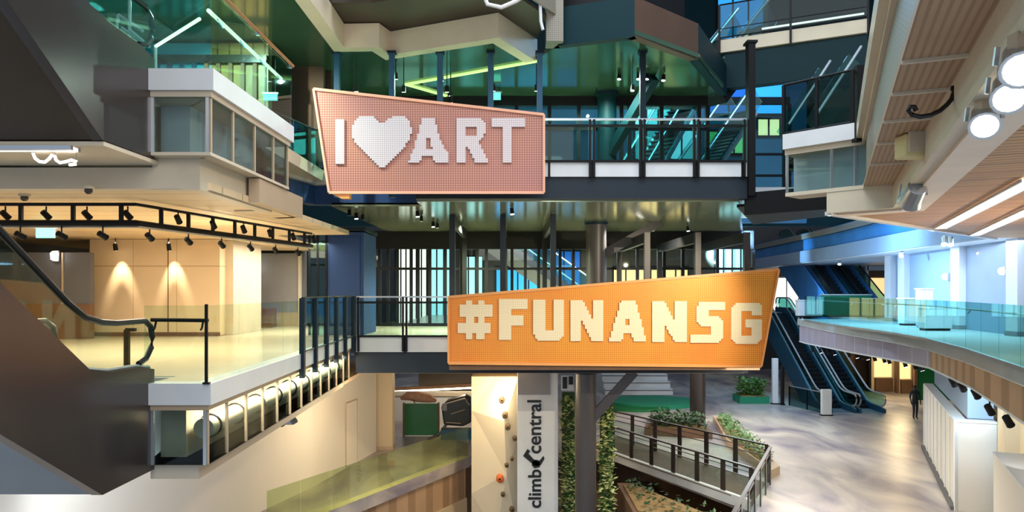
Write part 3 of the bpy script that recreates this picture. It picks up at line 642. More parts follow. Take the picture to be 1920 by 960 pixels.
glazing('window_1', 560, 1326, 25.2, Z3, 8.0, [610, 660, 720, 790, 850, 910, 968, 1030, 1085, 1165, 1180, 1240, 1310], [6.9], .32, 'gteal')
glazing('window_2', 690, 1412, 30.6, 0, 3.9, [712, 728, 745, 771, 784, 806, 835, 864, 895, 912, 960, 985, 1010, 1050, 1075, 1130, 1160, 1195, 1245, 1280, 1345], [2.35], .75, 'glass')
glazing('window_3', 1326, 1480, 31.5, Z3, 9.6, [1412, 1470], [6.3, 7.2], .3, 'gteal')
# left end of the upper bridge: dark panelled wall and blue glass
struct('wall_upper_left', MB().box(-6.6, -5.4, 22.3, 22.6, Z3, 8.0), M['bronze2'])
def lit(name, label, px0, py0, px1, py1, Y, m, group=None, frame='black', cols=0, cat='window'):
    a, b = P(px0, py1, Y), P(px1, py0, Y); r = thing(name, label, cat, (a.x, Y, a.z), group)
    MB().box(a.x, b.x, Y, Y + .06, a.z, b.z).build('lit_pane', M[m], r)
    for (x0, x1, z0, z1) in ((a.x - .05, a.x + .03, a.z - .05, b.z + .05), (b.x - .03, b.x + .05, a.z - .05, b.z + .05)): MB().box(x0, x1, Y - .06, Y + .04, z0, z1).build('frame_upright', M[frame], r)
    for z in (a.z, b.z): MB().box(a.x, b.x, Y - .06, Y + .04, z - .05, z + .05).build('frame_rail', M[frame], r)
    for k in range(cols):
        x = a.x + (b.x - a.x) * (k + 1) / (cols + 1); MB().box(x - .04, x + .04, Y - .05, Y + .03, a.z, b.z).build('mullion', M[frame], r)
    return r
# lit shop windows far behind the lower glazing
SHOPF = [(742, 455, 800, 615, 'e_shop', 5, 'tall white lit shop window behind the lower bridge, nearest the blue lift tower'), (806, 462, 845, 612, 'e_cyan', 2, 'pale cyan lit shop window next to the tall white one'),
         (865, 480, 905, 600, 'e_cyan', 2, 'cyan shop window behind the first portal posts'), (930, 500, 1032, 600, 'e_blue', 4, 'bright blue wide shop window above the hashtag sign'),
         (1042, 470, 1088, 596, 'e_blue2', 2, 'deep blue shop window left of the grey round column'), (1150, 500, 1290, 600, 'e_amber', 5, 'long cream lit shop window right of the grey round column'),
         (1340, 455, 1405, 590, 'e_cyan', 3, 'cyan shop window framed by the right portal posts')]
for a, b, c, d, m, k, lb in SHOPF: lit('shop_window', lb, a, b, c, d, 45.1, m, 'lit shop windows behind the lower bridge', cols=k)
UPW = [(1410, 150, 1470, 215, 'e_blue', 0, 'blue lit window above the yellow green one right of the black post'), (1420, 222, 1462, 256, 'e_amber', 1, 'small amber window low beside the right bridge end'),
       (1328, 245, 1400, 290, 'e_lime', 2, 'yellow green lit window behind the black bridge post'), (1330, 110, 1402, 215, 'e_blue2', 1, 'deep blue lit window wall under the raking stair'),
       (1190, 195, 1300, 300, 'e_cyan', 4, 'pale cyan window seen through the upper lobby')]
for i, (a, b, c, d, m, k, lb) in enumerate(UPW): lit('lit_window', lb, a, b, c, d, 37.94, m, 'lit windows behind the upper bridge', cols=k)
lit('lit_window', 'bright blue glass wall at the top beside the upper right bridge', 1345, -20, 1432, 75, 39.94, 'e_blue', 'lit windows behind the upper bridge', cols=2)
struct('wall_mid', MB().box(-5.2, 14, 45.2, 45.5, 0, 3.9), M['bronze2'])
struct('wall_mid_upper', MB().box(-6, 15, 38, 38.3, Z3, 13), M['bluewall2'])
# blue lift tower at the left end of the lower bridge
lx0, lx1, Yl = P(612, 0, 24.4).x, P(682, 0, 24.4).x, 24.4
r = thing('lift_tower', 'navy blue clad lift tower with green glass flank behind the black railing', 'lift', (lx0, Yl, 0))
MB().box(lx0, lx1, Yl, Yl + 2.2, 0, 3.36).build('cladding', M['navy'], r)
MB().box(lx0 + .15, lx1 - .12, Yl - .03, Yl, .6, 3.2).build('front_panel', M['navy'], r)
MB().box(lx0 - .55, lx0 - .02, Yl - .02, Yl + .02, 0, 3.42).build('glass_flank', M['gteal'], r)
for x in (lx0 - .55, lx0 - .28, lx0): MB().box(x - .03, x + .03, Yl - .05, Yl + .05, 0, 3.42).build('mullion', M['black'], r)
MB().box(lx0 - .6, lx1 + .05, Yl - .08, Yl + 2.25, 3.4, 3.52).build('cap', M['steel'], r)
# ================================================================== LEFT SIDE
esc = escalator('escalator', 'dark bronze clad escalator coming down to the left deck at lower left', (-6.5, 10.3, 0), (0, -1), 4.9, 1.7, .6, 1.36, 1.5, 1.2, 'bronze', 'holo', 'glass')
esc2 = escalator('escalator', 'dark bronze clad escalator overhead at upper left, its brown underside showing', (-6.5, 10.3, 4.9), (0, -1), 4.9, 1.7, .6, 1.36, 1.5, 1.2, 'bronze', 'bronze2', 'gteal')
glass_rail('glass_balustrade', 'clear glass balustrade around the left deck corner below the lit column', [(-5.74, 11.63), (-4.72, 11.63), (-4.86, 17.1)], 0, 1.24, 'glass', None, 'black', 1.35, None)
r = thing('corner_post', 'slim black upright at the glass corner of the left deck', 'post', (-4.74, 11.6, 0)); MB().box(-4.76, -4.72, 11.56, 11.6, 0, 1.24).build('upright', M['black'], r); MB().box(-4.79, -4.69, 11.55, 11.62, 0, .03).build('base_plate', M['black'], r)
r = thing('handrail', 'black metal handrail from the escalator end to the slim corner upright', 'handrail', (-5.7, 11.75, 0))
MB().tube([(-5.68, 11.75, .99), (-4.78, 11.75, .98)], .03, 8).build('rail', M['black'], r)
for x in (-5.6, -4.86): MB().tube([(x, 11.75, .97), (x, 11.7, .86), (x, 11.66, .84)], .018, 6).build('bracket', M['black'], r)
r = thing('barrier_post', 'short black barrier post on the deck inside the escalator landing', 'post', XY(238, 13.4) + (0,)); x, y = XY(238, 13.4)
MB().box(x - .04, x + .04, y - .04, y + .04, 0, .75).build('shaft', M['black'], r); MB().box(x - .02, x + .16, y - .03, y + .03, .72, .78).build('arm', M['black'], r)
glass_rail('steel_railing', 'black steel railing with broad uprights along the far left deck edge', [(-4.80, 17.1), (-4.94, 23.2)], 0, 1.28, 'gpanel', True, 'steel', 1.22, 1.28, 'black', cat='railing', pw=.11, low=.04, postdrop=.55)
# duct and light inside the glazed deck edge
r = thing('duct_run', 'pale round duct with black rings behind the glass deck edge', 'duct', (-5.1, 12.2, -.85))
MB().tube([(-5.08, 12.3, -.82), (-5.34, 23.0, -.82)], .17, 14).build('duct', M['cream'], r, True)
for k in range(9):
    y = 12.6 + k * 1.2; xx = -5.08 - (y - 12.3) * .0243
    MB().tube([(xx + .185 * math.cos(t * PI / 8), y, -.82 + .185 * math.sin(t * PI / 8)) for t in range(16)], .02, 6, True).build('ring', M['black'], r)
MB().bar((-5.0, 12.2, -.44), (-5.26, 23.0, -.44), .05, .03).build('light_strip', M['e_warm'], r)
lamp('AREA', (-5.0, 17.6, -.46), 260, (1, .84, .62), .12, size_y=10.5)
# clad column box
cx0, cx1, Yc = P(168, 0, 23.9).x, P(412, 0, 23.9).x, 23.9
r = thing('clad_core', 'big cream clad core wall washed by two spotlights on the left deck', 'wall', (cx0, Yc, 0))
MB().box(cx0, cx1, Yc, Yc + 3.2, 0, 3.09).build('cladding', M['ply'], r)
MB().box(cx0 - .02, cx1 + .02, Yc - .03, Yc, 0, .12).build('skirting', M['brown'], r)
MB().box(cx1 - .55, cx1 + .25, Yc + .5, Yc + 3.2, 0, 3.09).build('return_panel', M['cream'], r)
MB().box(cx0 + 2.5, cx0 + 2.53, Yc - .012, Yc, .12, 3.1).build('joint', M['brown'], r)
for i, px in enumerate((218, 318)):
    a = P(px, 432, 23.55)
    s = spot('spotlight', f'black spotlight washing the cream core wall, {"left" if not i else "right"} one of two', (a.x, 23.5, 3.1), (a.x, 23.85, 1.6), .09, 'black', 'e_warm', .28)
    lamp('SPOT', (a.x, 23.5, 3.0), 1000, (1, .86, .62), .03, aim=(a.x, 23.95, .9), angle=42, blend=.8)
# back walls of the left deck
struct('wall_rear_left', MB().box(-17, -8.6, 31, 31.3, 0, 3.1), M['grey2'])
r = thing('roller_shutter', 'grey closed shop shutter at the back, right of the cream core', 'shutter', P(425, 608, 30.8))
a, b = P(420, 607, 30.8), P(560, 475, 30.8)
MB().box(a.x, b.x, 30.8, 30.95, .55, b.z).build('curtain', M['grey'], r); MB().box(a.x - .1, b.x + .1, 30.7, 31, b.z, b.z + .25).build('head_box', M['black'], r)
for x in (a.x - .08, b.x): MB().box(x, x + .08, 30.72, 30.98, 0, b.z).build('guide', M['cream'], r)
MB().box(a.x, b.x, 30.75, 30.98, 0, .55).build('kick_panel', M['tan'], r)
r = thing('shop_partition', 'slate grey partition with brown lower half behind the escalator glass', 'wall', P(60, 640, 22.5))
a, b = P(40, 0, 22.5), P(170, 0, 22.5)
MB().box(a.x - 3, b.x, 22.5, 22.7, 1.05, 2.6).build('upper_panel', M['grey2'], r); MB().box(a.x - 3, b.x, 22.45, 22.7, 0, 1.05).build('lower_panel', M['brown'], r)
for px in (118,): x = P(px, 0, 22.5).x; MB().box(x - .02, x + .02, 22.46, 22.5, 1.05, 2.6).build('joint', M['tan'], r)
def sconce(label, px, py, Y, group=None):
    p = P(px, py, Y); r = thing('wall_light', label, 'wall light', p, group)
    bp = MB().box(p.x - .09, p.x + .09, p.y, p.y + .06, p.z - .16, p.z + .16).build('back_plate', M['alu'], r)
    MB().lathe((p.x, p.y - .05, p.z), [(.05, -.13), (.1, -.1), (.11, .08), (.07, .13)], 10).build('shade', M['e_white'], bp)
sconce('small white wall light on the slate partition behind the escalator', 104, 480, 22.38)
sconce('small white wall light on the grey shutter right of the cream core', 477, 501, 30.6)
def exit_sign(label, px, py, Y, w=.42, h=.22, rod=.35):
    p = P(px, py, Y); r = thing('exit_sign', label, 'sign', p)
    MB().box(p.x - w / 2, p.x + w / 2, p.y, p.y + .06, p.z - h / 2, p.z + h / 2).build('lit_panel', M['e_teal'], r)
    MB().box(p.x - w / 2 - .03, p.x + w / 2 + .03, p.y - .02, p.y + .08, p.z + h / 2, p.z + h / 2 + .04).build('housing', M['alu'], r)
    for dx in (-.12, .12): MB().cyl((p.x + dx, p.y + .03, p.z + h / 2), (p.x + dx, p.y + .03, p.z + h / 2 + rod), .012, 6).build('hanger_rod', M['black'], r)
exit_sign('green lit exit sign hanging over the left deck, left of the cream core', 84, 437, 17.5)
exit_sign('teal lit exit sign behind the glass of the upper left balcony', 507, 182, 19.37, .34, .16, .9)
exit_sign('pale green exit sign in front of the upper lobby head beam', 930, 180, 24.0, .3, .22, .26)
# low boxes on the deck by the shutter
for i, (px, wpx, m, lb) in enumerate(((447, 50, 'tan', 'low tan crate in front of the shutter'), (496, 36, 'brown', 'low brown crate beside the tan one by the shutter'))):
    p = P(px, 606, 29.5); wd = wpx * 29.5 / K; r = thing('crate', lb, 'crate', (p.x, 29.5, 0))
    MB().box(p.x - wd / 2, p.x + wd / 2, 29.2, 29.8, 0, .7).build('body', M[m], r); MB().box(p.x - wd / 2 - .02, p.x + wd / 2 + .02, 29.18, 29.82, .7, .76).build('lid', M[m], r)
# lighting track with hangers and lamps
TR = [Vector((-10.5, 13.4, 0)), Vector((-6.75, 13.4, 0)), Vector((-5.45, 20.3, 0))]
r = thing('lighting_track', 'black double rail lighting truss hung along the left deck edge', 'lighting truss', (-6.75, 13.4, 3.0))
for z, t, nm in ((3.0, .05, 'upper_rail'), (2.66, .1, 'lower_rail')): MB().tube([p + Vector((0, 0, z)) for p in TR], t * .6, 8).build(nm, M['black'], r)
MB().tube([p + Vector((.03, .05, 2.60)) for p in TR], .025, 6).build('pale_strip', M['cream'], r)
pts = [(TR[0] + (TR[1] - TR[0]) * t) for t in (.2, .45, .7, .93)] + [(TR[1] + (TR[2] - TR[1]) * t) for t in (.1, .22, .34, .46, .58, .7, .82, .94)]
for p in pts: MB().box(p.x - .03, p.x + .03, p.y - .03, p.y + .03, 2.66, 3.0).build('strut', M['black'], r)
for i in range(20):
    t = i / 19
    p = TR[0] + (TR[1] - TR[0]) * (.25 + .75 * t / .4) if t < .4 else TR[1] + (TR[2] - TR[1]) * ((t - .4) / .6 * .95 + .02)
    d = Vector((1, 0, 0)) if t < .4 else (TR[2] - TR[1]).normalized()
    o_ = .15 if i % 2 else 0; L = spot('track_lamp', f'small black track lamp on the left lighting truss, {ORD[i]} from its left end', (p.x + d.y * o_, p.y + o_ * d.x, 2.98 if i % 2 else 2.6), (p.x + d.x, p.y + 2.5, .6 if i % 2 else 1.2), .075, 'black', 'e_warm' if i % 3 == 1 else 'chrome', .16, 'track lamps on the left lighting truss')
lamp('AREA', (-9.5, 17.5, 2.95), 420, (1, .88, .68), 5.5, size_y=6)
lamp('AREA', (-7.2, 26.0, 3.0), 340, (1, .9, .72), 2.4, size_y=5)
lamp('POINT', (-7.0, 18.0, 1.9), 60, (1, .82, .55), .4)
# ceiling fittings of the lower left soffit
for i, (px, py) in enumerate(((46, 366), (166, 352))):
    p = ZP(px, py, 3.08); r = thing('ceiling_detector', f'small round dark detector on the cream soffit, {"left" if not i else "right"} one', 'detector', p)
    MB().lathe((p.x, p.y, 2.98), [(.03, 0), (.06, .03), (.06, .08)], 12).build('head', M['bronze'], r); MB().lathe((p.x, p.y, 3.06), [(.09, 0), (.09, .04)], 12).build('base', M['cream'], r)
r = thing('ceiling_light', 'long recessed white strip light under the upper escalator landing', 'light', (-8.3, 10.6, 3.45))
MB().box(-9.9, -6.15, 10.36, 10.52, 3.43, 3.46).build('diffuser', M['e_strip'], r)
for y in (10.35, 10.53): MB().box(-9.95, -6.1, y - .03, y + .03, 3.40, 3.46).build('trim', M['alu'], r)
r = thing('squiggle_light', 'white curly tube light hanging below the cream soffit at far left', 'light', P(105, 296, 10.9))
sq = [(62, 281), (66, 291), (74, 297), (84, 298), (92, 292), (97, 285), (103, 287), (105, 294), (112, 299), (124, 297), (134, 294), (143, 297), (142, 302), (130, 303)]
pp = [P(a, b + 6, 10.9) for a, b in sq]
MB().tube(pp, .022, 8).build('tube', M['e_strip'], r, True)
for k in (1, 6, 11): MB().cyl(pp[k], (pp[k].x, pp[k].y, 3.46), .006, 6).build('hanger', M['alu'], r)
# ---- upper left balcony
glass_rail('glass_balustrade', 'teal glass balustrade round the upper left balcony corner', [(-5.74, 11.63), (-4.68, 11.63), (-4.64, 15.72)], Z3, 1.25, 'gteal', None, 'alu', 1.4)
r = thing('handrail', 'pale lit handrail on brackets inside the upper left glass balustrade', 'handrail', (-4.8, 11.8, Z3))
MB().tube([(-4.8, 11.8, Z3 + .98), (-4.76, 15.4, Z3 + .92)], .032, 8).build('rail', M['e_handrail'] if 'e_handrail' in M else M['white'], r)
for k in range(4): y = 12.1 + k; MB().tube([(-4.78, y, Z3 + .95), (-4.72, y, Z3 + .86), (-4.68, y, Z3 + .8)], .015, 6).build('bracket', M['chrome'], r)
r = thing('handrail', 'white diagonal handrail beside the upper left escalator newel', 'handrail', (-5.6, 12, Z3))
MB().tube([(-6.35, 13.3, Z3 + .9), (-5.0, 11.95, Z3 + .9)], .028, 8).build('rail', M['e_handrail'], r)
MB().tube([(-6.35, 13.3, Z3), (-6.35, 13.3, Z3 + .9)], .03, 8).build('post', M['white'], r)
r = thing('reflected_frame', 'frame reflected in the upper left escalator glass, built as white tubes', 'reflection', (-6.1, 11.0, Z3))  # reflection in the escalator glass, put in as solid tubes
for a, b in (((218, 55), (222, 28)), ((222, 28), (268, 58)), ((243, 70), (243, -5)), ((228, 52), (272, 84)), ((245, 58), (280, 88))):
    MB().tube([P(a[0], a[1], 12.3), P(b[0], b[1], 12.3)], .028, 8).build('tube', M['white'], r)
# dark panelled shopfront behind the upper left glass
r = thing('shopfront', 'teal and timber panelled shopfront with upright battens behind the upper left balustrade', 'shopfront', (-9, 19.6, Z3))
MB().box(-12, -7.9, 19.6, 19.9, Z3, 7.95).build('panel', M['tealpanel'], r)
MB().box(-7.9, -6.4, 19.6, 19.9, Z3, 7.95).build('timber_panel', M['timberwall'], r)
lamp('SPOT', (-6.9, 17.2, 7.9), 700, (1, .82, .5), .04, aim=(-6.8, 19.6, 5.6), angle=100)
for k in range(10): x = -9.6 + k * .32; MB().box(x - .05, x + .05, 19.5, 19.62, Z3, 7.4).build('upright', M['bluesteel' if k < 5 else 'brown'], r)
MB().box(-12, -6.4, 19.45, 19.7, 7.4, 7.6).build('head', M['bronze'], r)
lamp('AREA', (-7.2, 17.0, 7.9), 420, (.6, .95, 1), .5)
r = thing('cap_rail', 'thin bronze rail running above the upper left glass side', 'handrail', (-4.62, 11.7, Z3 + 1.25))
MB().tube([(-4.64, 11.66, Z3 + 1.27), (-4.6, 15.7, Z3 + 1.27)], .03, 8).build('rail', M['caprail'], r)
for y in (11.75, 13.6, 15.6): MB().box(-4.66, -4.60, y - .03, y + .03, Z3 + 1.2, Z3 + 1.27).build('clip', M['chrome'], r)
# ================================================================== RIGHT SIDE
A = escalator('escalator', 'left one of two dark escalators up from the ground floor at right', (17.45, 40.9, Z1), (0, 1), 5.0, 1.45, .577, 1.2, 1.6, 1.6, 'bluesteel', 'steel', 'gteal', 'grey')
B = dup(A, (1.52, 0, 0), 'right one of two dark escalators up from the ground floor, beside the amber shop')
A2 = escalator('escalator', 'left escalator of the pair rising behind the right glass deck', (20.55, 45.4, 0), (0, 1), 4.9, 1.45, .577, 1.5, 1.4, 1.6, 'escblue', 'steel', 'gteal')
B2_ = dup(A2, (1.62, 0, 0), 'right escalator of the pair rising behind the right glass deck')
struct('wall_blue_flank', MB().prism([(18.75, 44.4, -1.5), (18.75, 44.4, .9), (18.75, 50.6, 4.5), (18.75, 54.4, 4.5), (18.75, 54.4, 4.1)], (.08, 0, 0)), M['escblue'])
lit('glow_wall', 'white wall made to glow at the head of the ground floor escalators, right of the orange sign', 1449, 520, 1500, 592, 56, 'e_shop', None, 'palecol', 1, 'doorway')  # white wall under lamps, its light put in as a glowing pane
glass_rail('glass_balustrade', 'long teal tinted glass balustrade along the right hand deck', RE2[1:], 0.0, 1.2, 'gteal', None, 'alu', 1.8, None, base='alu')
r = thing('handrail', 'thin pale handrail behind the long right hand glass balustrade', 'handrail', (14.3, 36, 0))
MB().tube([(p[0] + .12, p[1], 1.0) for p in RE2[1:]], .025, 6).build('rail', M['alu'], r, True)
for k in range(1, len(RE2)): MB().tube([(RE2[k][0] + .12, RE2[k][1], .98), (RE2[k][0] + .06, RE2[k][1], .9)], .015, 6).build('bracket', M['alu'], r)
# white hoarding below the deck
h0, h1 = Vector((16.9, 30.6)), Vector((13.0, 21.9))
r = thing('hoarding', 'white panelled hoarding at ground floor lit blue white from above', 'hoarding', (h1.x, h1.y, Z1))
hp = [tuple(h0), tuple(h1), (13.75, 21.4), (17.5, 21.4)]
MB().rect([(h0.x, h0.y), (h1.x, h1.y), (h1.x + 1.0, h1.y - .35)], 0, .25, Z1, -2.4).build('panel_wall', M['hoard'], r)
for k in range(9):
    p = h0 + (h1 - h0) * (k / 8); MB().box(p.x - .03, p.x + .03, p.y - .03, p.y + .03, Z1, -2.38).build('batten', M['white'], r)
MB().rect([(h0.x, h0.y), (h1.x, h1.y), (h1.x + 1.0, h1.y - .35)], -.03, .3, -2.4, -2.34).build('top_ledge', M['white'], r)
MB().rect([(h0.x, h0.y), (h1.x, h1.y)], -.12, .02, Z1, Z1 + .12).build('skirting', M['grey2'], r)
struct('wall_hoarding_rear', MB().rect([tuple(h0), tuple(h1), (h1.x + 1.0, h1.y - .35)], .36, .5, -2.33, -.83), M['bluewall'])
p0 = Vector((13.7, 21.55)); 
r = thing('wall_pier', 'tall beige pier at the near end of the white hoarding', 'pier', (13.6, 20.8, Z1))
MB().rect([(13.72, 21.1), (13.2, 20.0), (14.6, 19.4)], 0, .4, Z1, -.83).build('shaft', M['beige'], r)
MB().rect([(13.72, 21.1), (13.2, 20.0), (14.6, 19.4)], -.03, .03, Z1, Z1 + .15).build('skirting', M['tan'], r)
struct('wall_right_ground', MB().rect([(13.2, 20.05), (9.6, 12.0)], .35, .5, Z1, -.83), M['beige'])
r = thing('hoarding', 'second pale hoarding at the bottom right corner, nearest the camera', 'hoarding', (10.8, 17.4, Z1))
g0, g1 = (11.35, 17.6), (8.4, 11.2)
MB().rect([g0, g1], .0, .2, Z1, -2.4).build('panel_wall', M['hoard'], r); MB().rect([g0, g1], -.02, 1.0, -2.4, -2.34).build('top_ledge', M['white'], r)
# spotlights under the deck edge
def deck_spots():
    spec = [(1763, 20.6, 11.95), (1780, 19.6, 11.6), (1803, 18.3, 11.15), (1830, 17.1, 10.72), (1866, 15.6, 10.15), (1912, 14.0, 9.55)]
    for i, (px, Y, X) in enumerate(spec):
        top = -.78 - .3 * (i > 2); p = Vector((X + .22, Y, top - (.2 if i > 2 else .3)))
        L = spot('deck_spotlight', f'boxy black spotlight under the brown mesh deck edge, {ORD[i]} from the far corner', (p.x, p.y, top), (p.x + 1.6, p.y + .8, -3.2), .11, 'black', 'e_white', top - p.z, 'black spotlights under the right deck edge')
        lamp('SPOT', (p.x + .3, p.y + .12, p.z - .12), 170 if i < 3 else 45 if i == 3 else 25, (.62, .82, 1) if i < 4 else (1, .95, .88), .05, aim=(p.x + 3.0, p.y + 4.0, -2.6) if i < 4 else (p.x + 1.5, p.y + 1, -3), angle=75)
    far_s = [(1524, 645), (1538, 645), (1552, 649), (1564, 651), (1592, 655), (1606, 657), (1616, 658), (1626, 661), (1640, 664), (1658, 668), (1667, 668), (1697, 674), (1716, 678), (1728, 680)]
    for i, (px, py) in enumerate(far_s):
        t = (px - 1515) / (1735 - 1515); Y = 36.5 + (24.5 - 36.5) * t; p = P(px, py, Y)
        spot('small_spotlight', f'small dark spotlight under the lilac deck edge, {ORD[i]} from its left end', (p.x, p.y, -1.16 + .32 * t), (p.x + .6, p.y - .5, -3.5), .095, 'black', 'e_white' if i % 2 else 'chrome', .27, 'small spotlights under the lilac deck edge')
deck_spots()
# shops at the back of the ground floor, right
def shop(name, label, px0, px1, Y, z0, h, m, trim='black', lit_m=None, sign=None):
    a, b = (px0 - 960) * Y / K, (px1 - 960) * Y / K; r = thing(name, label, 'shopfront', (a, Y, z0))
    MB().box(a, b, Y, Y + .2, z0, z0 + h).build('wall_panel', M[m], r)
    MB().box(a, b, Y - .1, Y + .05, z0 + h - .3, z0 + h).build('head', M[trim], r)
    for x in (a, b): MB().box(x - .08, x + .08, Y - .1, Y + .1, z0, z0 + h).build('jamb', M[trim], r)
    if lit_m:
        c = (a + b) / 2; wd = (b - a) * .32
        MB().box(c - wd, c + wd, Y - .04, Y, z0 + .9, z0 + 2.3).build('display_window', M[lit_m], r)
        MB().box(c - wd, c + wd, Y - .25, Y, z0, z0 + .85).build('counter', M['brown'], r)
    return r
shop('shopfront', 'amber lit shopfront behind the ground floor escalators', 1630, 1680, 48, Z1, 3.9, 'ply', 'black', 'e_amber')
shop('shopfront', 'bright yellow shopfront right of the amber one', 1682, 1712, 47, Z1, 3.9, 'cream', 'brown', 'e_amber')
shop('shopfront', 'dark green shopfront next to the white hoarding top', 1716, 1790, 44, Z1, 3.9, 'green', 'brown')
shop('shopfront', 'dim brown shopfront left of the amber one behind the escalators', 1560, 1628, 50, Z1, 3.9, 'brown', 'black')
lamp('POINT', (22.8, 44, -1.9), 260, (1, .75, .4), .3)
# visitor by the hoarding: dark standing figure, built as one skinned body
def person(label, px, Y, z, h=1.68, coat='#27303a', hairc='#1a1512', face=-PI / 2 * 0):
    x = (px - 960) * Y / K; k = h / 1.7
    r = thing('person', label, 'person', (x, Y, z))
    J = {'pelvis': (0, 0, .92), 'spine': (0, .01, 1.15), 'chest': (0, .01, 1.34), 'neck': (0, .0, 1.47), 'head': (0, -.02, 1.58), 'crown': (0, -.015, 1.66)}
    R = {'pelvis': (.15, .11), 'spine': (.13, .1), 'chest': (.165, .11), 'neck': (.055, .055), 'head': (.078, .095), 'crown': (.06, .07)}
    E = [('pelvis', 'spine'), ('spine', 'chest'), ('chest', 'neck'), ('neck', 'head'), ('head', 'crown')]
    for s, t in ((-1, 'l'), (1, 'r')):
        for nm, p, rad in (('hip', (.09 * s, 0, .86), (.085, .085)), ('knee', (.1 * s, -.03 + .04 * s, .48), (.06, .06)), ('ankle', (.105 * s, .03 + .06 * s, .08), (.04, .045)), ('toe', (.115 * s, -.12 + .06 * s, .035), (.035, .03)),
                           ('sho', (.19 * s, .01, 1.4), (.06, .06)), ('elb', (.25 * s, .03, 1.13), (.043, .043)), ('wri', (.24 * s, -.06, .9), (.03, .028)), ('palm', (.235 * s, -.08, .83), (.028, .035)),):
            J[nm + t] = p; R[nm + t] = rad
        E += [('pelvis', 'hip' + t), ('hip' + t, 'knee' + t), ('knee' + t, 'ankle' + t), ('ankle' + t, 'toe' + t), ('chest', 'sho' + t), ('sho' + t, 'elb' + t), ('elb' + t, 'wri' + t), ('wri' + t, 'palm' + t)]
        for f in range(5):
            a = (f - 2) * .012
            if f < 4: q1, q2 = (.235 * s, -.095 + a, .775 - .004 * abs(f - 1)), (.228 * s, -.092 + a, .735 - .006 * abs(f - 1))
            else: q1, q2 = (.215 * s, -.115, .81), (.208 * s, -.125, .785)
            J[f'f{f}a' + t] = q1; J[f'f{f}b' + t] = q2; R[f'f{f}a' + t] = (.009, .009); R[f'f{f}b' + t] = (.007, .007)
            E += [('palm' + t, f'f{f}a' + t), (f'f{f}a' + t, f'f{f}b' + t)]
    names = list(J); idx = {n: i for i, n in enumerate(names)}
    me = bpy.data.meshes.new('body'); me.from_pydata([Vector(J[n]) * k for n in names], [(idx[a], idx[b]) for a, b in E], [])
    o = bpy.data.objects.new('body', me); COL.objects.link(o); o.parent = r
    sk = o.modifiers.new('skin', 'SKIN'); sk.use_smooth_shade = True; o.modifiers.new('sub', 'SUBSURF').levels = 1; o.modifiers['sub'].render_levels = 2
    for i, n in enumerate(names):
        me.skin_vertices[0].data[i].radius = (R[n][0] * k, R[n][1] * k)
    me.skin_vertices[0].data[idx['pelvis']].use_root = True
    me.materials.append(mat('dark_clothing_skin', coat, .8))
    MB().lathe((x, Y + .01, z + 1.585 * k), [(.084, 0), (.092, .04), (.08, .09), (.04, .12), (.005, .125)], 12).build('hair', mat('dark_hair', hairc, .6), r, True)
    MB().tube([(x, Y - .105 * k, z + 1.6 * k), (x, Y - .125 * k, z + 1.565 * k)], [.008, .014], 6).build('nose', mat('skin_tone', '#b98a6c', .6), r, True)
    return r
def bpyskin(me):
    pass
person('person in dark clothes standing by the far end of the white hoarding', 1716, 37.5, Z1)
# info pylons at the escalator foot
for i, (px, Y, w_, h, m, lb) in enumerate(((1549, 38.6, .5, 1.35, 'white', 'white square pylon at the foot of the left ground escalator'), (1453, 42.5, .32, 2.6, 'palecol', 'tall pale post left of the ground floor escalators'), (1467, 42.2, .16, 2.2, 'black', 'tall dark post beside the pale one left of the escalators'))):
    x = (px - 960) * Y / K; r = thing('pylon', lb, 'post', (x, Y, Z1)); MB().box(x - w_ / 2, x + w_ / 2, Y - .12, Y + .12, Z1, Z1 + h).build('body', M[m], r, bevel=.02)
    MB().box(x - w_ / 2 - .04, x + w_ / 2 + .04, Y - .16, Y + .16, Z1, Z1 + .06).build('base', M['black'], r)
glass_rail('glass_balustrade', 'low glass barrier with pale rail left of the ground escalators', [(15.6, 42.0), (16.4, 39.0)], Z1, 1.1, 'gdark', True, 'black', 1.5, 1.1, 'alu')
# right deck interior: wall bays, pale columns, wall lights
W0, W1 = Vector((17.9, 36)), Vector((15.2, 20.5))
struct('wall_deck_right', MB().rect([tuple(W0), tuple(W1), (14, 14)], .5, .7, 0, 3.12), M['bluewall'])
for i, t in enumerate((0, .12, .5, .78, 1.0)):
    p = W0 + (W1 - W0) * t; r = thing('wall_pilaster', f'pale pilaster on the blue grey wall of the right deck, {ORD[i]} from the far end', 'pilaster', (p.x, p.y, 0))
    MB().box(p.x + .2, p.x + .75, p.y - .28, p.y + .28, 0, 3.12).build('shaft', M['palecol'], r); MB().box(p.x + .17, p.x + .75, p.y - .31, p.y + .31, 0, .15).build('plinth', M['grey'], r)
for i, (t, zz) in enumerate(((.42, 2.0), (.72, 2.1), (.9, 2.2))):
    p = W0 + (W1 - W0) * t + Vector((.4, 0)); r = thing('wall_light', f'round white wall light on the right deck wall, {ORD[i]} from the far end', 'wall light', (p.x, p.y, zz), 'round wall lights of the right deck')
    MB().box(p.x - .02, p.x + .1, p.y - .08, p.y + .08, zz - .14, zz + .14).build('back_plate', M['alu'], r); MB().lathe((p.x - .07, p.y, zz), [(.04, -.12), (.1, -.06), (.1, .06), (.04, .12)], 10).build('shade', M['e_white'], r)
shop('shopfront', 'brown shop interior behind the right deck, beside the escalator pair', 1625, 1665, 50, 0, 3.1, 'brown', 'palecol', 'e_amber')
shop('shopfront', 'warm lit doorway far behind the right deck next to a pale column', 1668, 1690, 48, 0, 3.1, 'ply', 'black', 'e_amber')
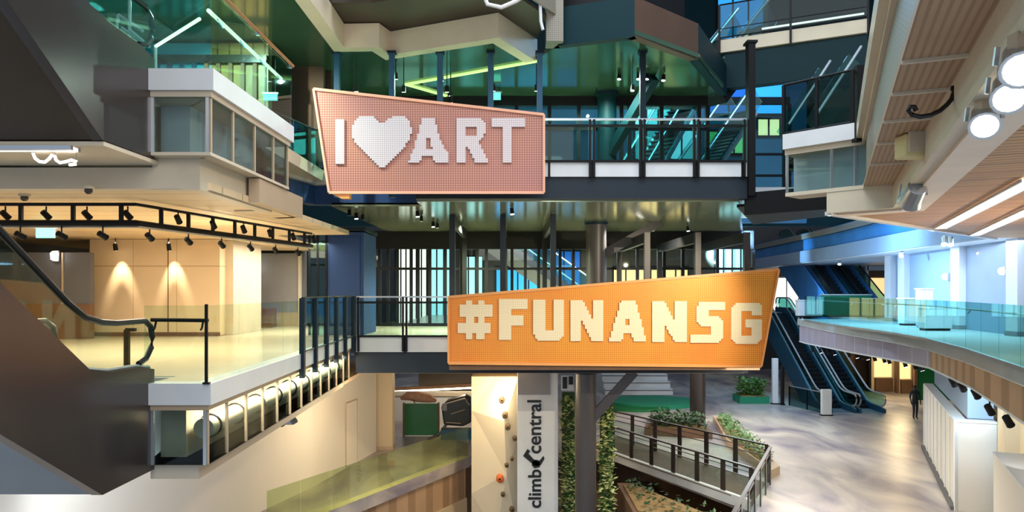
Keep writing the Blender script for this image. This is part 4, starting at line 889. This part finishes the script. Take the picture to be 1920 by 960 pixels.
for i, (px, py, Y, w_, h, m, lb) in enumerate(((1520, 580, 40.5, 1.3, .9, 'palecol', 'pale display stand behind the far end of the right glass'), (1590, 572, 41, 2.6, 1.2, 'turf', 'bright green display panel behind the right glass'), (1648, 575, 40, 1.3, 1.0, 'turf', 'smaller green display block right of the bright green panel'), (1708, 578, 31, .6, 1.1, 'white', 'white plinth standing by the blue bench'), (1760, 572, 27, 1.0, .8, 'palecol', 'low pale counter behind the right glass'), (1740, 575, 29, .45, 1.5, 'white', 'tall white planter stand between blue bench and pale counter'), (1688, 582, 38, 1.4, .7, 'navy', 'dark blue bench behind the right glass'))):
    x = (px - 960) * Y / K; r = thing('display_stand', lb, 'display stand', (x, Y, 0)); MB().box(x - w_ / 2, x + w_ / 2, Y, Y + .5, 0.08, h).build('body', M[m], r, bevel=.03); MB().box(x - w_ / 2 + .05, x + w_ / 2 - .05, Y + .05, Y + .45, 0, .08).build('plinth', M['black'], r); MB().box(x - w_ / 2 - .03, x + w_ / 2 + .03, Y - .03, Y + .53, h, h + .05).build('top', M['white'], r)
lamp('AREA', (15.0, 27, 3.05), 400, COOL, 3, size_y=14)
lamp('AREA', (18.5, 43, 3.0), 260, BLUE, 3)
lamp('AREA', (13.0, 33, 2.0), 120, (.3, .6, 1), 1.5, aim=(17, 34, 4))
lamp('SPOT', (11.2, 20.0, 3.05), 2200, (.72, .88, 1), .1, aim=(14.2, 33, -.4), angle=70)  # added cool lamp, whitens the right deck edge
lamp('SPOT', (11.6, 44.6, 3.7), 2200, (.3, .66, 1), .1, aim=(18.7, 49, 2.5), angle=90)  # added blue lamp, brightens the flank of the escalator pair
lamp('SPOT', (9.3, 30.3, 3.6), 4200, (.3, .62, 1), .1, aim=(16.6, 34, 4.0), angle=100)
lamp('SPOT', (6.9, 15.9, 3.0), 1500, (1, .86, .6), .05, aim=(3.6, 22.6, .6), angle=60)      # unseen lamp, added to brighten the long orange sign
# ---- wood ceiling light strips and spot clusters
for i, (pa, pb) in enumerate((((1762, 428), (1935, 338)), ((1826, 441), (1960, 380)))):
    a, b = ZP(*pa, 3.08), ZP(*pb, 3.08); r = thing('strip_light', f'white linear light set into the wood slat ceiling, {"nearer the spotlights" if not i else "farther right"}', 'light', a)
    MB().bar(a, b, .24, .03).build('diffuser', M['e_strip'], r)
    n = Vector(((b - a).y, -(b - a).x, 0)).normalized() * .14
    for s in (-1, 1): MB().bar(a + n * s, b + n * s, .03, .05).build('trim', M['white'], r)
def big_spot(label, px, py, z, size, aim, lit_m='e_warm', group=None):
    p = ZP(px, py, z); r = thing('ceiling_spotlight', label, 'spotlight', (p.x, p.y, 3.1), group)
    MB().box(p.x - .05, p.x + .05, p.y - .05, p.y + .05, p.z + size * .5, 3.12).build('bracket', M['tan'], r)
    d = (Vector(aim) - p).normalized()
    MB().tube([p - d * size * 1.2, p - d * size, p + d * size * .4, p + d * size * .9], [size * .45, size * .7, size * .8, size * .95], 16).build('lamp_body', M['alu'], r, True)
    MB().tube([p + d * size * .86, p + d * size * .94], size * .76, 16).build('lens', M[lit_m], r)
    for q in (-1, 1):
        n = d.cross(Vector((0, 0, 1))).normalized() * size * 1.0 * q
        MB().bar(p + n, p + n * .9 + Vector((0, 0, size * .9)), .03, .02).build('yoke_arm', M['alu'], r)
    return p
SPB = [(1845, 225, 'lit white spotlight on the pale beam, lowest of the three bright ones'), (1890, 172, 'lit white spotlight on the pale beam, middle of the three bright ones'), (1912, 118, 'lit white spotlight on the pale beam, topmost of the three bright ones')]
for px, py, lb in SPB:
    p = ZP(px, py, 2.93); big_spot(lb, px, py, 2.93, .135, (p.x - 1.1, p.y - 2.0, 1.2))
big_spot('unlit round spotlight hanging on the far part of the pale beam', 1712, 366, 2.95, .2, ZP(1712, 366, 2.95) + Vector((.3, 2, -1.2)), 'chrome')
for i, (px, py, z) in enumerate(((1770, 452, 2.95), (1782, 453, 2.95), (1835, 470, 2.9), (1690, 476, 3.0), (1574, 492, 3.0))):
    p = ZP(px, py, z); spot('ceiling_spotlight', ['left of two white spotlights at the far corner of the wood ceiling', 'right of two white spotlights at the far corner of the wood ceiling', 'small spotlight under the grey ceiling right of the corner pair', 'small bright spotlight over the right deck near the blue slab edge', 'bright spotlight above the right hand escalator pair'][i], (p.x, p.y, 3.12), (p.x - .5, p.y - 1, 1.5), .12, 'alu', 'e_white', max(.1, 3.12 - p.z))
lamp('SPOT', (14.5, 14.5, .3), 1500, (1, .84, .62), .3, aim=(10.5, 13.5, 3.1), angle=150)  # unseen uplight, added to brighten the wood ceiling
# cover box and cable under the right slab edge
pc = P(1722, 255, 10.0)
r = thing('cover_box', 'cream yellow service box hung under the right slab edge', 'service box', pc)
MB().box(pc.x - .25, pc.x + .25, pc.y - .16, pc.y + .16, pc.z - .3, 3.53).build('box', M['yellow'], r, bevel=.03); MB().box(pc.x - .27, pc.x - .2, pc.y - .17, pc.y - .1, pc.z + .1, pc.z + .2).build('latch', M['black'], r); MB().box(pc.x - .22, pc.x + .22, pc.y - .2, pc.y - .16, pc.z - .24, pc.z + .1).build('lid', M['cream'], r)
cp = [(1790, 170), (1784, 186), (1776, 196), (1762, 208), (1745, 216), (1725, 219), (1710, 215), (1703, 207), (1706, 200), (1714, 200), (1718, 208)]
r = thing('cable', 'looped black cable hanging above the cream yellow box', 'cable', P(1760, 205, 7.45)); MB().tube([P(a, b, 7.45) for a, b in cp], .024, 8).build('cord', M['rubber'], r, True); MB().cyl(P(1790, 170, 7.45), P(1791, 162, 7.45), .04, 8).build('gland', M['black'], r)
# ---- right balcony of level three and upper right bridge
glass_rail('glass_balustrade', 'smoked glass balustrade with black frame on the right balcony above the metal clad box', [(6.02, 16.55), (7.02, 15.4)], Z3, 1.1, 'gdark', True, 'black', .9, 1.1, 'black', low=.03, sub=0)
r = thing('balustrade_return', 'black end post where the right balcony meets the pale slab edge', 'post', (7.1, 15.25, Z3)); MB().box(7.03, 7.17, 15.2, 15.36, Z3 - .35, Z3 + 1.15).build('post', M['black'], r); MB().box(7.0, 7.2, 15.17, 15.39, Z3 - .4, Z3 - .33).build('foot', M['black'], r)
glass_rail('bridge_railing', 'black railing with double posts on the upper right bridge', [(6.9, 24.85), (10.9, 22.85)], Z4, 1.15, 'gdark', True, 'black', 2.0, 1.15, 'black', cat='railing', low=.05, sub=1, postdrop=.45)
r = thing('light_line', 'thin white light line behind the upper right bridge railing', 'light', (7, 26, Z4 + .6)); MB().bar((8.6, 25.7, Z4 + .66), (11.6, 24.6, Z4 + .78), .06, .05).build('tube', M['e_strip'], r); MB().bar((8.6, 25.75, Z4 + .6), (11.6, 24.65, Z4 + .72), .08, .05).build('carrier', M['black'], r)
flight('dark stair with white nosing seen behind the right balcony glass', P(1505, 309, 20.5), P(1585, 185, 20.8), 1.3, 'bronze', .3)
# ================================================================== GROUND FLOOR, CENTRE
# beige hoarding wall at left
struct('wall_ground_left', MB().rect([(-10.6, 10.4), (-8.9, 16.4), (-6.55, 24.5), (-5.45, 30.0)], 0, .2, Z1 - 4.4, -1.56), M['hoard'])
lamp('AREA', (-6.6, 11.6, -3.2), 90, (.78, .88, 1), 2.5, aim=(-9.3, 15.5, -3.6))
r = thing('emergency_light', 'twin head emergency light on the beige wall below the left deck', 'light', P(540, 793, 19))
p = P(540, 793, 19.4)
MB().box(p.x - .1, p.x + .1, p.y, p.y + .1, p.z - .05, p.z + .05).build('battery_box', M['grey'], r)
for s in (-1, 1): MB().cyl((p.x + s * .12, p.y - .06, p.z + .03 * s), (p.x + s * .2, p.y + .02, p.z + .05 + .03 * s), .08, 12).build('lamp_head', M['grey2'], r)
# pilaster and alcove
px0, px1 = P(705, 0, 30.2).x, P(736, 0, 30.2).x
r = thing('wall_pilaster', 'tall beige pilaster between the beige wall and the dark shop', 'pilaster', (px0, 30.2, Z1)); MB().box(px0, px1, 30.2, 30.8, Z1, -1.16).build('shaft', M['beige'], r); MB().box(px0 - .03, px1 + .03, 30.17, 30.83, Z1, Z1 + .15).build('plinth', M['tan'], r)
struct('wall_alcove', MB().box(-5, 2, 40, 40.3, Z1, -1.1), M['bronze2'])
def atP(px, py, Y): return P(px, py, Y)
a, b = P(757, 832, 33), P(822, 757, 33)
r = thing('partition_panel', 'dark green glossy partition panel in the shop below the lower bridge', 'partition', (a.x, 33, Z1)); MB().box(a.x, b.x, 33, 33.12, Z1 + .06, b.z).build('panel', M['green'], r)
for x in (a.x, b.x): MB().box(x - .04, x + .04, 32.96, 33.16, Z1, b.z + .04).build('edge_post', M['brown'], r)
r = thing('counter', 'long white counter behind the green partition', 'counter', (P(740, 0, 37).x, 37, Z1)); MB().box(P(736, 0, 37).x, P(884, 0, 37).x, 37, 37.8, Z1, P(0, 742, 37).z).build('body', M['white'], r); MB().box(P(736, 0, 37).x, P(884, 0, 37).x, 36.9, 37.9, P(0, 742, 37).z, P(0, 738, 37).z).build('top', M['cream'], r)
r = thing('ceiling_trough', 'orange lit light trough over the white counter', 'light', (P(738, 0, 38).x, 38, -3)); MB().bar(P(738, 730, 38.3), P(886, 722, 38.3), .3, .18).build('trough', M['brown'], r); MB().bar(P(738, 734, 38.2), P(886, 727, 38.2), .12, .08).build('lamp_tube', M['e_warm'], r)
r = thing('fabric_bundle', 'pinkish tan bundle lying on top of the green partition', 'bundle', P(785, 752, 33.1)); MB().tube([P(752, 747, 33.1), P(765, 742, 33), P(785, 744, 33), P(805, 747, 33.1), P(818, 752, 33.1)], [.08, .2, .24, .2, .06], 10).build('cloth', mat('tan_fabric', '#b98d72', .9, 0, .3, 6), r, True); MB().tube([P(770, 742, 32.9), P(778, 756, 32.75)], .03, 6).build('tie', M['brown'], r)
# black padded machine
r = thing('exercise_machine', 'black padded machine with silver trim beside the green partition', 'machine', P(850, 830, 32.5)); Y = 32.3
zf = Z1
MB().prism([P(827, 762, Y), P(838, 752, Y), P(872, 742, Y), (P(882, 748, Y)), P(884, 792, Y), P(868, 800, Y), P(832, 797, Y)], (0, .7, 0)).build('padded_shell', M['rubber'], r, bevel=.06)
MB().tube([P(834, 758, Y - .06), P(872, 747, Y - .06), P(880, 760, Y - .06)], .035, 8).build('silver_trim', M['chrome'], r, True)
MB().tube([P(846, 776, Y - .05), P(872, 768, Y - .05)], .03, 8).build('silver_trim', M['chrome'], r, True)
MB().tube([P(836, 792, Y - .05), P(864, 794, Y - .05)], .03, 8).build('silver_trim', M['chrome'], r, True)
MB().prism([P(829, 757, Y - .1), P(838, 757, Y - .1), P(838, 770, Y - .1), P(829, 770, Y - .1)], (0, .08, 0)).build('control_pad', M['grey'], r)
MB().tube([P(838, 794, Y + .2), P(826, 812, Y + .1), P(808, 822, Y), P(800, 828, Y)], .06, 8).build('support_arm', M['rubber'], r, True)
MB().box(P(826, 0, Y).x, P(884, 0, Y).x, Y, Y + .6, zf, P(0, 806, Y).z).build('base', M['bluesteel'], r)
# basement balustrade with beige edge
BE = [(-8.6, 15.4), (-5.3, 21.9), (-1.7, 29.0)]
r = struct('trim_22'); MB().rect(BE, 0, .3, Z1 - .35, Z1 + .01).build('fascia', M['cream'], r); MB().rect(BE, .12, .3, Z1 - 1.6, Z1 - .35).build('panel', M['brownmesh'], r); MB().rect(BE, .05, .4, Z1 - 2.4, Z1 - 1.6).build('lower_band', M['beige'], r)
glass_rail('glass_balustrade', 'green tinted glass balustrade falling towards the climbing wall at bottom left', [(-6.45, 19.63)] + BE[1:], Z1, 1.2, 'ggreen', None, 'alu', 1.6)
rr = thing('stool', 'round red orange seat behind the green tinted glass', 'stool', P(598, 948, 23.5)); p = P(598, 940, 23.5); MB().lathe((p.x - 1.0, 24.2, Z1), [(.2, 0), (.06, .05), (.05, .4)], 14).build('pedestal', M['alu'], rr); MB().lathe((p.x - 1.0, 24.2, Z1 + .4), [(.2, 0), (.26, .06), (.24, .14), (.1, .16)], 16).build('seat', M['orange'], rr, True)
# climbing wall: facetted, with holds
F = [P(884, 706, 27.6), P(972, 706, 27.0), P(972, 1000, 27.0), P(884, 1000, 27.6), P(945, 790, 26.2), P(884, 770, 27.2), P(970, 820, 26.6), P(884, 925, 27.1), P(950, 890, 26.3), P(930, 706, 27.3), P(930, 1000, 26.9)]
r = thing('climbing_wall', 'cream facetted climbing wall left of the white banner', 'climbing wall', P(928, 960, 27))
mb = MB()
fr = F[:]; back = [Vector((v.x, 28.6, v.z)) for v in (F[0], F[1], F[2], F[3])]
tris = [(0, 9, 5), (9, 4, 5), (9, 1, 4), (1, 6, 4), (4, 6, 8), (5, 4, 8), (5, 8, 7), (6, 2, 8), (8, 2, 10), (8, 10, 7), (7, 10, 3)]
mb.add(fr + back, tris + [(0, 11, 12, 1, 9), (1, 12, 13, 2, 6), (2, 13, 14, 3, 10), (3, 14, 11, 0, 5, 7), (11, 14, 13, 12)]).build('panel', M['climb'], r)
HOLDS = [(941, 750, 12, 'tan brown'), (947, 778, 12, 'brown'), (952, 800, 11, 'long brown'), (965, 822, 9, 'slim brown'), (960, 860, 8, 'small grey brown'), (950, 872, 9, 'rounded brown'), (937, 897, 15, 'bright orange'), (943, 927, 9, 'small tan'), (960, 955, 11, 'dark')]
from mathutils.bvhtree import BVHTree
bv = BVHTree.FromPolygons([tuple(v) for v in fr], tris)
for i, (px, py, s, cl) in enumerate(HOLDS):
    d = (P(px, py, 10) - Vector((0, 0, EYE))).normalized(); hit = bv.ray_cast(Vector((0, 0, EYE)), d)[0] or P(px, py, 26.8)
    rad = s * 26.5 / K * .5; hit = hit - d * rad * .7
    h_ = thing('climbing_hold', f'{cl} climbing hold on the cream wall, {ORD[i]} from the top', 'climbing hold', hit, 'climbing holds on the cream wall')
    bm = bmesh.new(); bmesh.ops.create_icosphere(bm, subdivisions=2, radius=1)
    mb = MB(); mb.v = [hit + Vector((v.co.x * rad * random.uniform(.8, 1.1), v.co.y * rad * .8, v.co.z * rad * 1.25 * random.uniform(.85, 1.1))) for v in bm.verts]; mb.f = [tuple(v.index for v in f.verts) for f in bm.faces]; bm.free()
    mb.build('grip', M['orange' if 'orange' in cl else 'hold'], h_, True)
    MB().cyl(hit + Vector((0, -rad * .7, 0)), hit + Vector((0, -rad * .95, 0)), rad * .25, 8).build('bolt', M['black'], h_)
# white banner column with the vertical name
Yb = 25.6
a, b = P(970, 1010, Yb), P(1046, 702, Yb)
r = thing('banner', 'tall white banner column with black vertical lettering beside the climbing wall', 'banner', (a.x, Yb, a.z))
MB().box(a.x, b.x, Yb, Yb + .5, -9.4, -1.17).build('column_face', M['white'], r)
zc = P(0, 740, Yb).z
MB().box(a.x + .02, b.x - .27, Yb - .03, Yb, zc, -1.2).build('top_panel', M['grey'], r)
MB().box(b.x - .05, b.x, Yb - .06, Yb, -9.4, -1.2).build('side_fin', M['palecol'], r)
def word(txt, px, py0, py1, parent, name, capw=1.0):
    c = bpy.data.curves.new('t', 'FONT'); c.body = txt; c.extrude = .02; c.offset = .015; c.size = 1
    to = bpy.data.objects.new('t', c); COL.objects.link(to)
    dg = bpy.context.evaluated_depsgraph_get(); me = bpy.data.meshes.new_from_object(to.evaluated_get(dg)); bpy.data.objects.remove(to)
    xs = [v.co.x for v in me.vertices]; L = max(xs) - min(xs); z0, z1 = P(0, py0, Yb).z, P(0, py1, Yb).z; s = (z1 - z0) / L; mn = min(xs)
    x0 = P(px, 0, Yb).x; off = parent_loc(parent)
    for v in me.vertices: v.co = Vector((x0 - v.co.y * s * capw, Yb - .012 - v.co.z, z0 + (v.co.x - mn) * s)) - off
    me.name = name; o = bpy.data.objects.new(name, me); COL.objects.link(o); o.parent = parent; me.materials.clear(); me.materials.append(M['ink']); return o
word('climb', 1014, 952, 880, r, 'lettering'); word('central', 1014, 850, 750, r, 'lettering')
def ink(pts, nm='climber_mark'): MB().prism([P(x, y, Yb - .03) for x, y in pts], (0, .028, 0)).build(nm, M['ink'], r)
ink([(981, 855), (989, 842), (994, 846), (991, 851), (1000, 861), (1010, 866), (1019, 855), (1021, 860), (1014, 872), (1003, 874), (994, 866)])
ink([(998, 866), (1005, 862), (1012, 864), (1012, 876), (1002, 878), (997, 872)], 'climber_head')
# green wall strips beside the grey column
for i, (pa, pb, Y, top, m, m2, lb) in enumerate(((1054, 1078, 26.4, 742, 'leaf2', 'leaf', 'narrow strip of climbing plants between banner and grey column'), (1126, 1150, 25.4, 762, 'leaf2', 'leaf', 'narrow strip of pale climbing plants right of the grey column'))):
    xa, xb = P(pa, 0, Y).x, P(pb, 0, Y).x; zt = P(0, top, Y).z
    r = thing('green_wall', lb, 'plant', (xa, Y, -9.4))
    MB().box(xa, xb, Y + .1, Y + .25, -9.4, zt + .1).build('backing', M['leaf3'], r)
    f = leaves(MB(), lambda: (random.uniform(xa, xb), Y + random.uniform(-.05, .1), random.uniform(-7.2, zt)), 520, .22).build('foliage', M[m], r); f['kind'] = 'stuff'
    f = leaves(MB(), lambda: (random.uniform(xa, xb), Y + random.uniform(-.0, .1), random.uniform(-7.2, zt)), 360, .2).build('foliage', M[m2], r); f['kind'] = 'stuff'
r = thing('notice_board', 'black and white notice fixed above the plant strip by the grey column', 'notice', P(1060, 718, 25.5))
a, b = P(1052, 732, 25.5), P(1076, 704, 25.5); MB().box(a.x, b.x, 25.5, 25.55, a.z, b.z).build('board', M['white'], r); MB().box(a.x + .05, a.x + .2, 25.47, 25.5, a.z + .06, b.z - .05).build('dark_block', M['ink'], r); MB().box(a.x + .26, b.x - .03, 25.47, 25.5, a.z + .2, b.z - .03).build('dark_block', M['ink'], r)
# far stepped seating and green carpet
r = thing('stepped_seating', 'white stepped seating far behind the green carpet', 'steps', P(1200, 745, 50))
for k in range(6):
    z = Z1 + .02 + k * .36; y = 46.0 + k * .8; MB().box((1150 - 960) * 46 / K - .5, (1262 - 960) * 46 / K, y, 52, z, z + .36).build('step', M['white'], r); MB().box((1150 - 960) * 46 / K - .5, (1262 - 960) * 46 / K, y - .02, y + .02, z + .26, z + .31).build('nosing', M['grey2'], r)
r = thing('carpet_platform', 'round edged green carpeted platform in front of the white steps', 'platform', P(1210, 760, 41))
cx, cy = (1225 - 960) * 42 / K, 42.5
MB().slab([(cx + 2.6 * math.cos(t * PI / 16) * (1 if t else 1), cy + 2.0 * math.sin(t * PI / 16)) for t in range(32)], Z1, Z1 + .22).build('carpet', M['turf'], r)
MB().slab([(cx - 1.1 + 1.7 * math.cos(t * PI / 16), cy - 1.7 + 1.2 * math.sin(t * PI / 16)) for t in range(32)], Z1, Z1 + .14).build('lower_step', M['green'], r)
# timber ramp, railings and planters
deck = [(8.45, 24.9), (7.25, 22.6), (4.05, 29.5), (4.4, 31.4), (5.1, 31.4)]
struct('floor', MB().slab([(8.5, 25.0), (7.3, 22.6), (3.2, 31.0), (4.6, 33.0)], Z1 + .0, Z1 + .03), M['timber'])
def steel_rail(label, path, h, n, curb=None, mid=2):
    r = thing('steel_railing', label, 'railing', path[0])
    P0, P1 = Vector(path[0]), Vector(path[1]); d = (P1 - P0); dn = d.normalized()
    for k in range(n + 1):
        p = P0 + d * (k / n); q = p + Vector((0, 0, h))
        for s in (-1, 1): MB().bar(p + dn * .05 * s, q + dn * .05 * s, .035, .1, (dn.x, dn.y, 0)).build('post', M['bronze'], r)
    MB().bar(P0 + Vector((0, 0, h)), P1 + Vector((0, 0, h)), .09, .05).build('handrail', M['bronze'], r)
    for k in range(mid): MB().bar(P0 + Vector((0, 0, h * (.86 - .16 * k))), P1 + Vector((0, 0, h * (.86 - .16 * k))), .025, .025).build('middle_rail', M['bronze'], r)
    for k in range(n):
        a, b = P0 + d * ((k + .06) / n), P0 + d * ((k + .94) / n); MB().bar(a + Vector((0, 0, h * .4)), b + Vector((0, 0, h * .4)), .012, h * .62).build('glass_panel', M['glass'], r)
    if curb: MB().bar(P0 + Vector((0, 0, -.1)), P1 + Vector((0, 0, -.1)), .14, .34).build('kerb', M['white'], r)
    return r
steel_rail('dark railing on the far side of the timber ramp, in front of the planting', [(8.6, 25.15, Z1), (4.3, 32.3, Z1)], 1.25, 6)
steel_rail('dark railing with white kerb on the near side of the timber ramp', [(7.3, 22.75, Z1), (4.0, 29.6, Z1)], 1.05, 6, True)
steel_rail('dark railing running towards the camera beside the concrete floor', [(8.6, 24.85, Z1), (5.15, 17.4, Z1)], 1.25, 6, None, 1)
def planter(label, poly, z0, z1, top_m='soil', dens=90, leafm='leaf3', size=.28, m='tan', hgt=.35, inset=.15):
    c = Vector((sum(p[0] for p in poly) / len(poly), sum(p[1] for p in poly) / len(poly))); r = thing('planter', label, 'planter', (c.x, c.y, z0))
    MB().slab(poly, z0, z1).build('trough', M[m], r); ins = [(p[0] + (c.x - p[0]) * inset, p[1] + (c.y - p[1]) * inset) for p in poly]
    MB().slab(ins, z1, z1 + .04).build('soil', M[top_m], r)
    def pos():
        i = random.randrange(len(ins)); a, b = Vector(ins[i]), Vector(ins[(i + 1) % len(ins)]); u, v = sorted((random.random(), random.random())); q = a * u + b * (v - u) + c * (1 - v); return (q.x, q.y, z1 + random.uniform(.02, hgt))
    f = leaves(MB(), pos, dens, size).build('foliage', M[leafm], r); f['kind'] = 'stuff'
    return r
planter('brown planter with dark green shrubs below the near ramp railing', [(3.8, 23.4), (5.9, 20.9), (6.6, 22.2), (4.3, 27.0), (3.8, 27.0)], -7.6, -5.5, dens=170, leafm='leaf3', m='brown', hgt=.4, size=.2)
planter('timber planter with bushy shrubs in front of the brown grey column', [(5.9, 33.3), (8.7, 32.4), (8.75, 34.5), (6.2, 34.5)], Z1, Z1 + .35, dens=900, leafm='leaf3', m='brown', hgt=.6, size=.22)
planter('long planting bed with yellow green leaves beside the concrete walkway', [(8.9, 25.6), (9.4, 26.2), (10.4, 36.2), (9.9, 36.8), (8.9, 31.0)], Z1, Z1 + .3, dens=900, leafm='leaf', m='tan', hgt=.4, size=.17)
planter('distant planting bed with yellow leaves left of the escalator barrier', [(13.0, 42.6), (14.7, 42.6), (14.7, 44), (13.0, 44)], Z1, Z1 + .4, dens=400, leafm='leaf', m='turf', hgt=.9, size=.35)
# ================================================================== SMALL SPOTLIGHTS IN THE HALLS
HS = [(668, 166, 'first'), (742, 143), (757, 167), (828, 146), (838, 167), (925, 165), (845, 187), (1006, 165)]
for i, h in enumerate(HS):
    p = P(h[0], h[1], 21.8); spot('pendant_spotlight', f'small pendant spotlight among the blue hanger posts, {ORD[i]} counting from the left end', (p.x, p.y, 8.0), (p.x, p.y + .4, 5), .08, 'black', 'e_white', 8.0 - p.z, 'pendant spotlights over the upper bridge')
HR = [(1161, 98), (1197, 135), (1213, 127), (1244, 146), (1186, 165)]
for i, h in enumerate(HR):
    p = P(h[0], h[1], 22.5); spot('pendant_spotlight', f'small pendant spotlight under the dark hanging bay, {ORD[i]} from the left round column side', (p.x, p.y, 8.0), (p.x - .3, p.y - .6, 5), .08, 'black', 'e_white', max(.1, 8.0 - p.z), 'pendant spotlights under the dark bay')
for i, (px, py) in enumerate(((655, 398), (668, 404), (680, 406), (783, 400), (790, 409), (812, 420), (820, 422), (960, 395), (1225, 428), (1290, 428))):
    p = ZP(px, py, 3.78); spot('ceiling_spotlight', f'tiny black spotlight under the mirror soffit of the upper bridge, {ORD[i]} from the left', (p.x, p.y, 3.88), (p.x + .2, p.y - .4, 1.5), .08, 'black', 'e_white' if i % 2 else 'chrome', .12, 'tiny spotlights under the mirror soffit')
# lamps of the halls
lamp('SPOT', (-2.0, 23.0, 7.9), 1100, TEAL, .05, aim=(-2, 23, 0), angle=165)
lamp('SPOT', (2.8, 22.8, 7.9), 1200, (.7, 1, .85), .05, aim=(2.8, 22.8, 0), angle=165)
lamp('AREA', (2.0, 30, 7.9), 600, (.6, .95, 1), 8, size_y=4)
lamp('SPOT', (-1.5, 27.0, 3.8), 2600, (.88, 1, .68), .15, aim=(-1.5, 27, 0), angle=165)
lamp('SPOT', (4.5, 27.0, 3.8), 1500, (1, .95, .82), .15, aim=(4.5, 27, 0), angle=165)
lamp('AREA', (3.5, 37, 3.8), 1500, (.95, 1, .95), 8, size_y=10)
lamp('AREA', (8.5, 30, 14), 1500, (.3, .62, 1), 5)
lamp('POINT', (-.5, 25.8, -1.9), 170, (1, .84, .55), .3)
lamp('POINT', (-2.5, 35, -2.0), 160, (1, .82, .6), .3)
lamp('AREA', (9.5, 33, -1.3), 520, (1, .95, .9), 8, size_y=12)
lamp('AREA', (8.0, 21.5, -.9), 330, (1, .9, .74), 3, size_y=3)
lamp('SPOT', (-7.2, 13.2, -1.6), 420, (.82, .9, 1), .3, aim=(-7.6, 18.6, -4.6), angle=120)
lamp('POINT', (-4.6, 23.5, -2.4), 160, (1, .8, .5), .3)

# flush access door in the beige wall and a white conduit by the upper pale band
d = (Vector((-5.45, 30.0)) - Vector((-6.55, 24.5))).normalized(); q0 = Vector((-6.55, 24.5)) + d * 2.6; q1 = q0 + d * 1.0
r = struct('door_1'); n = Vector((d.y, -d.x)) * .02
MB().bar((q0.x + n.x, q0.y + n.y, Z1 + 1.2), (q1.x + n.x, q1.y + n.y, Z1 + 1.2), .03, 2.3).build('door_leaf', M['hoard'], r)
for q in (q0, q1): MB().bar((q.x + n.x * 1.6, q.y + n.y * 1.6, Z1 + .05), (q.x + n.x * 1.6, q.y + n.y * 1.6, Z1 + 2.4), .03, .03).build('door_frame', M['tan'], r)
MB().bar((q0.x + n.x * 1.6, q0.y + n.y * 1.6, Z1 + 2.38), (q1.x + n.x * 1.6, q1.y + n.y * 1.6, Z1 + 2.38), .03, .03).build('door_frame', M['tan'], r)
r = thing('conduit', 'white conduit pipe bending down beside the pale upper band', 'pipe', P(1010, 50, 19.1))
MB().tube([P(905, -14, 17.2), P(914, 8, 17.2), P(940, 14, 17.2), P(968, 2, 17.2), P(985, -10, 17.2)], .05, 8).build('pipe', M['white'], r, True)
MB().tube([P(1012, -12, 19.0), P(1014, 40, 19.0), P(1018, 56, 19.0)], .04, 8).build('pipe', M['white'], r, True)
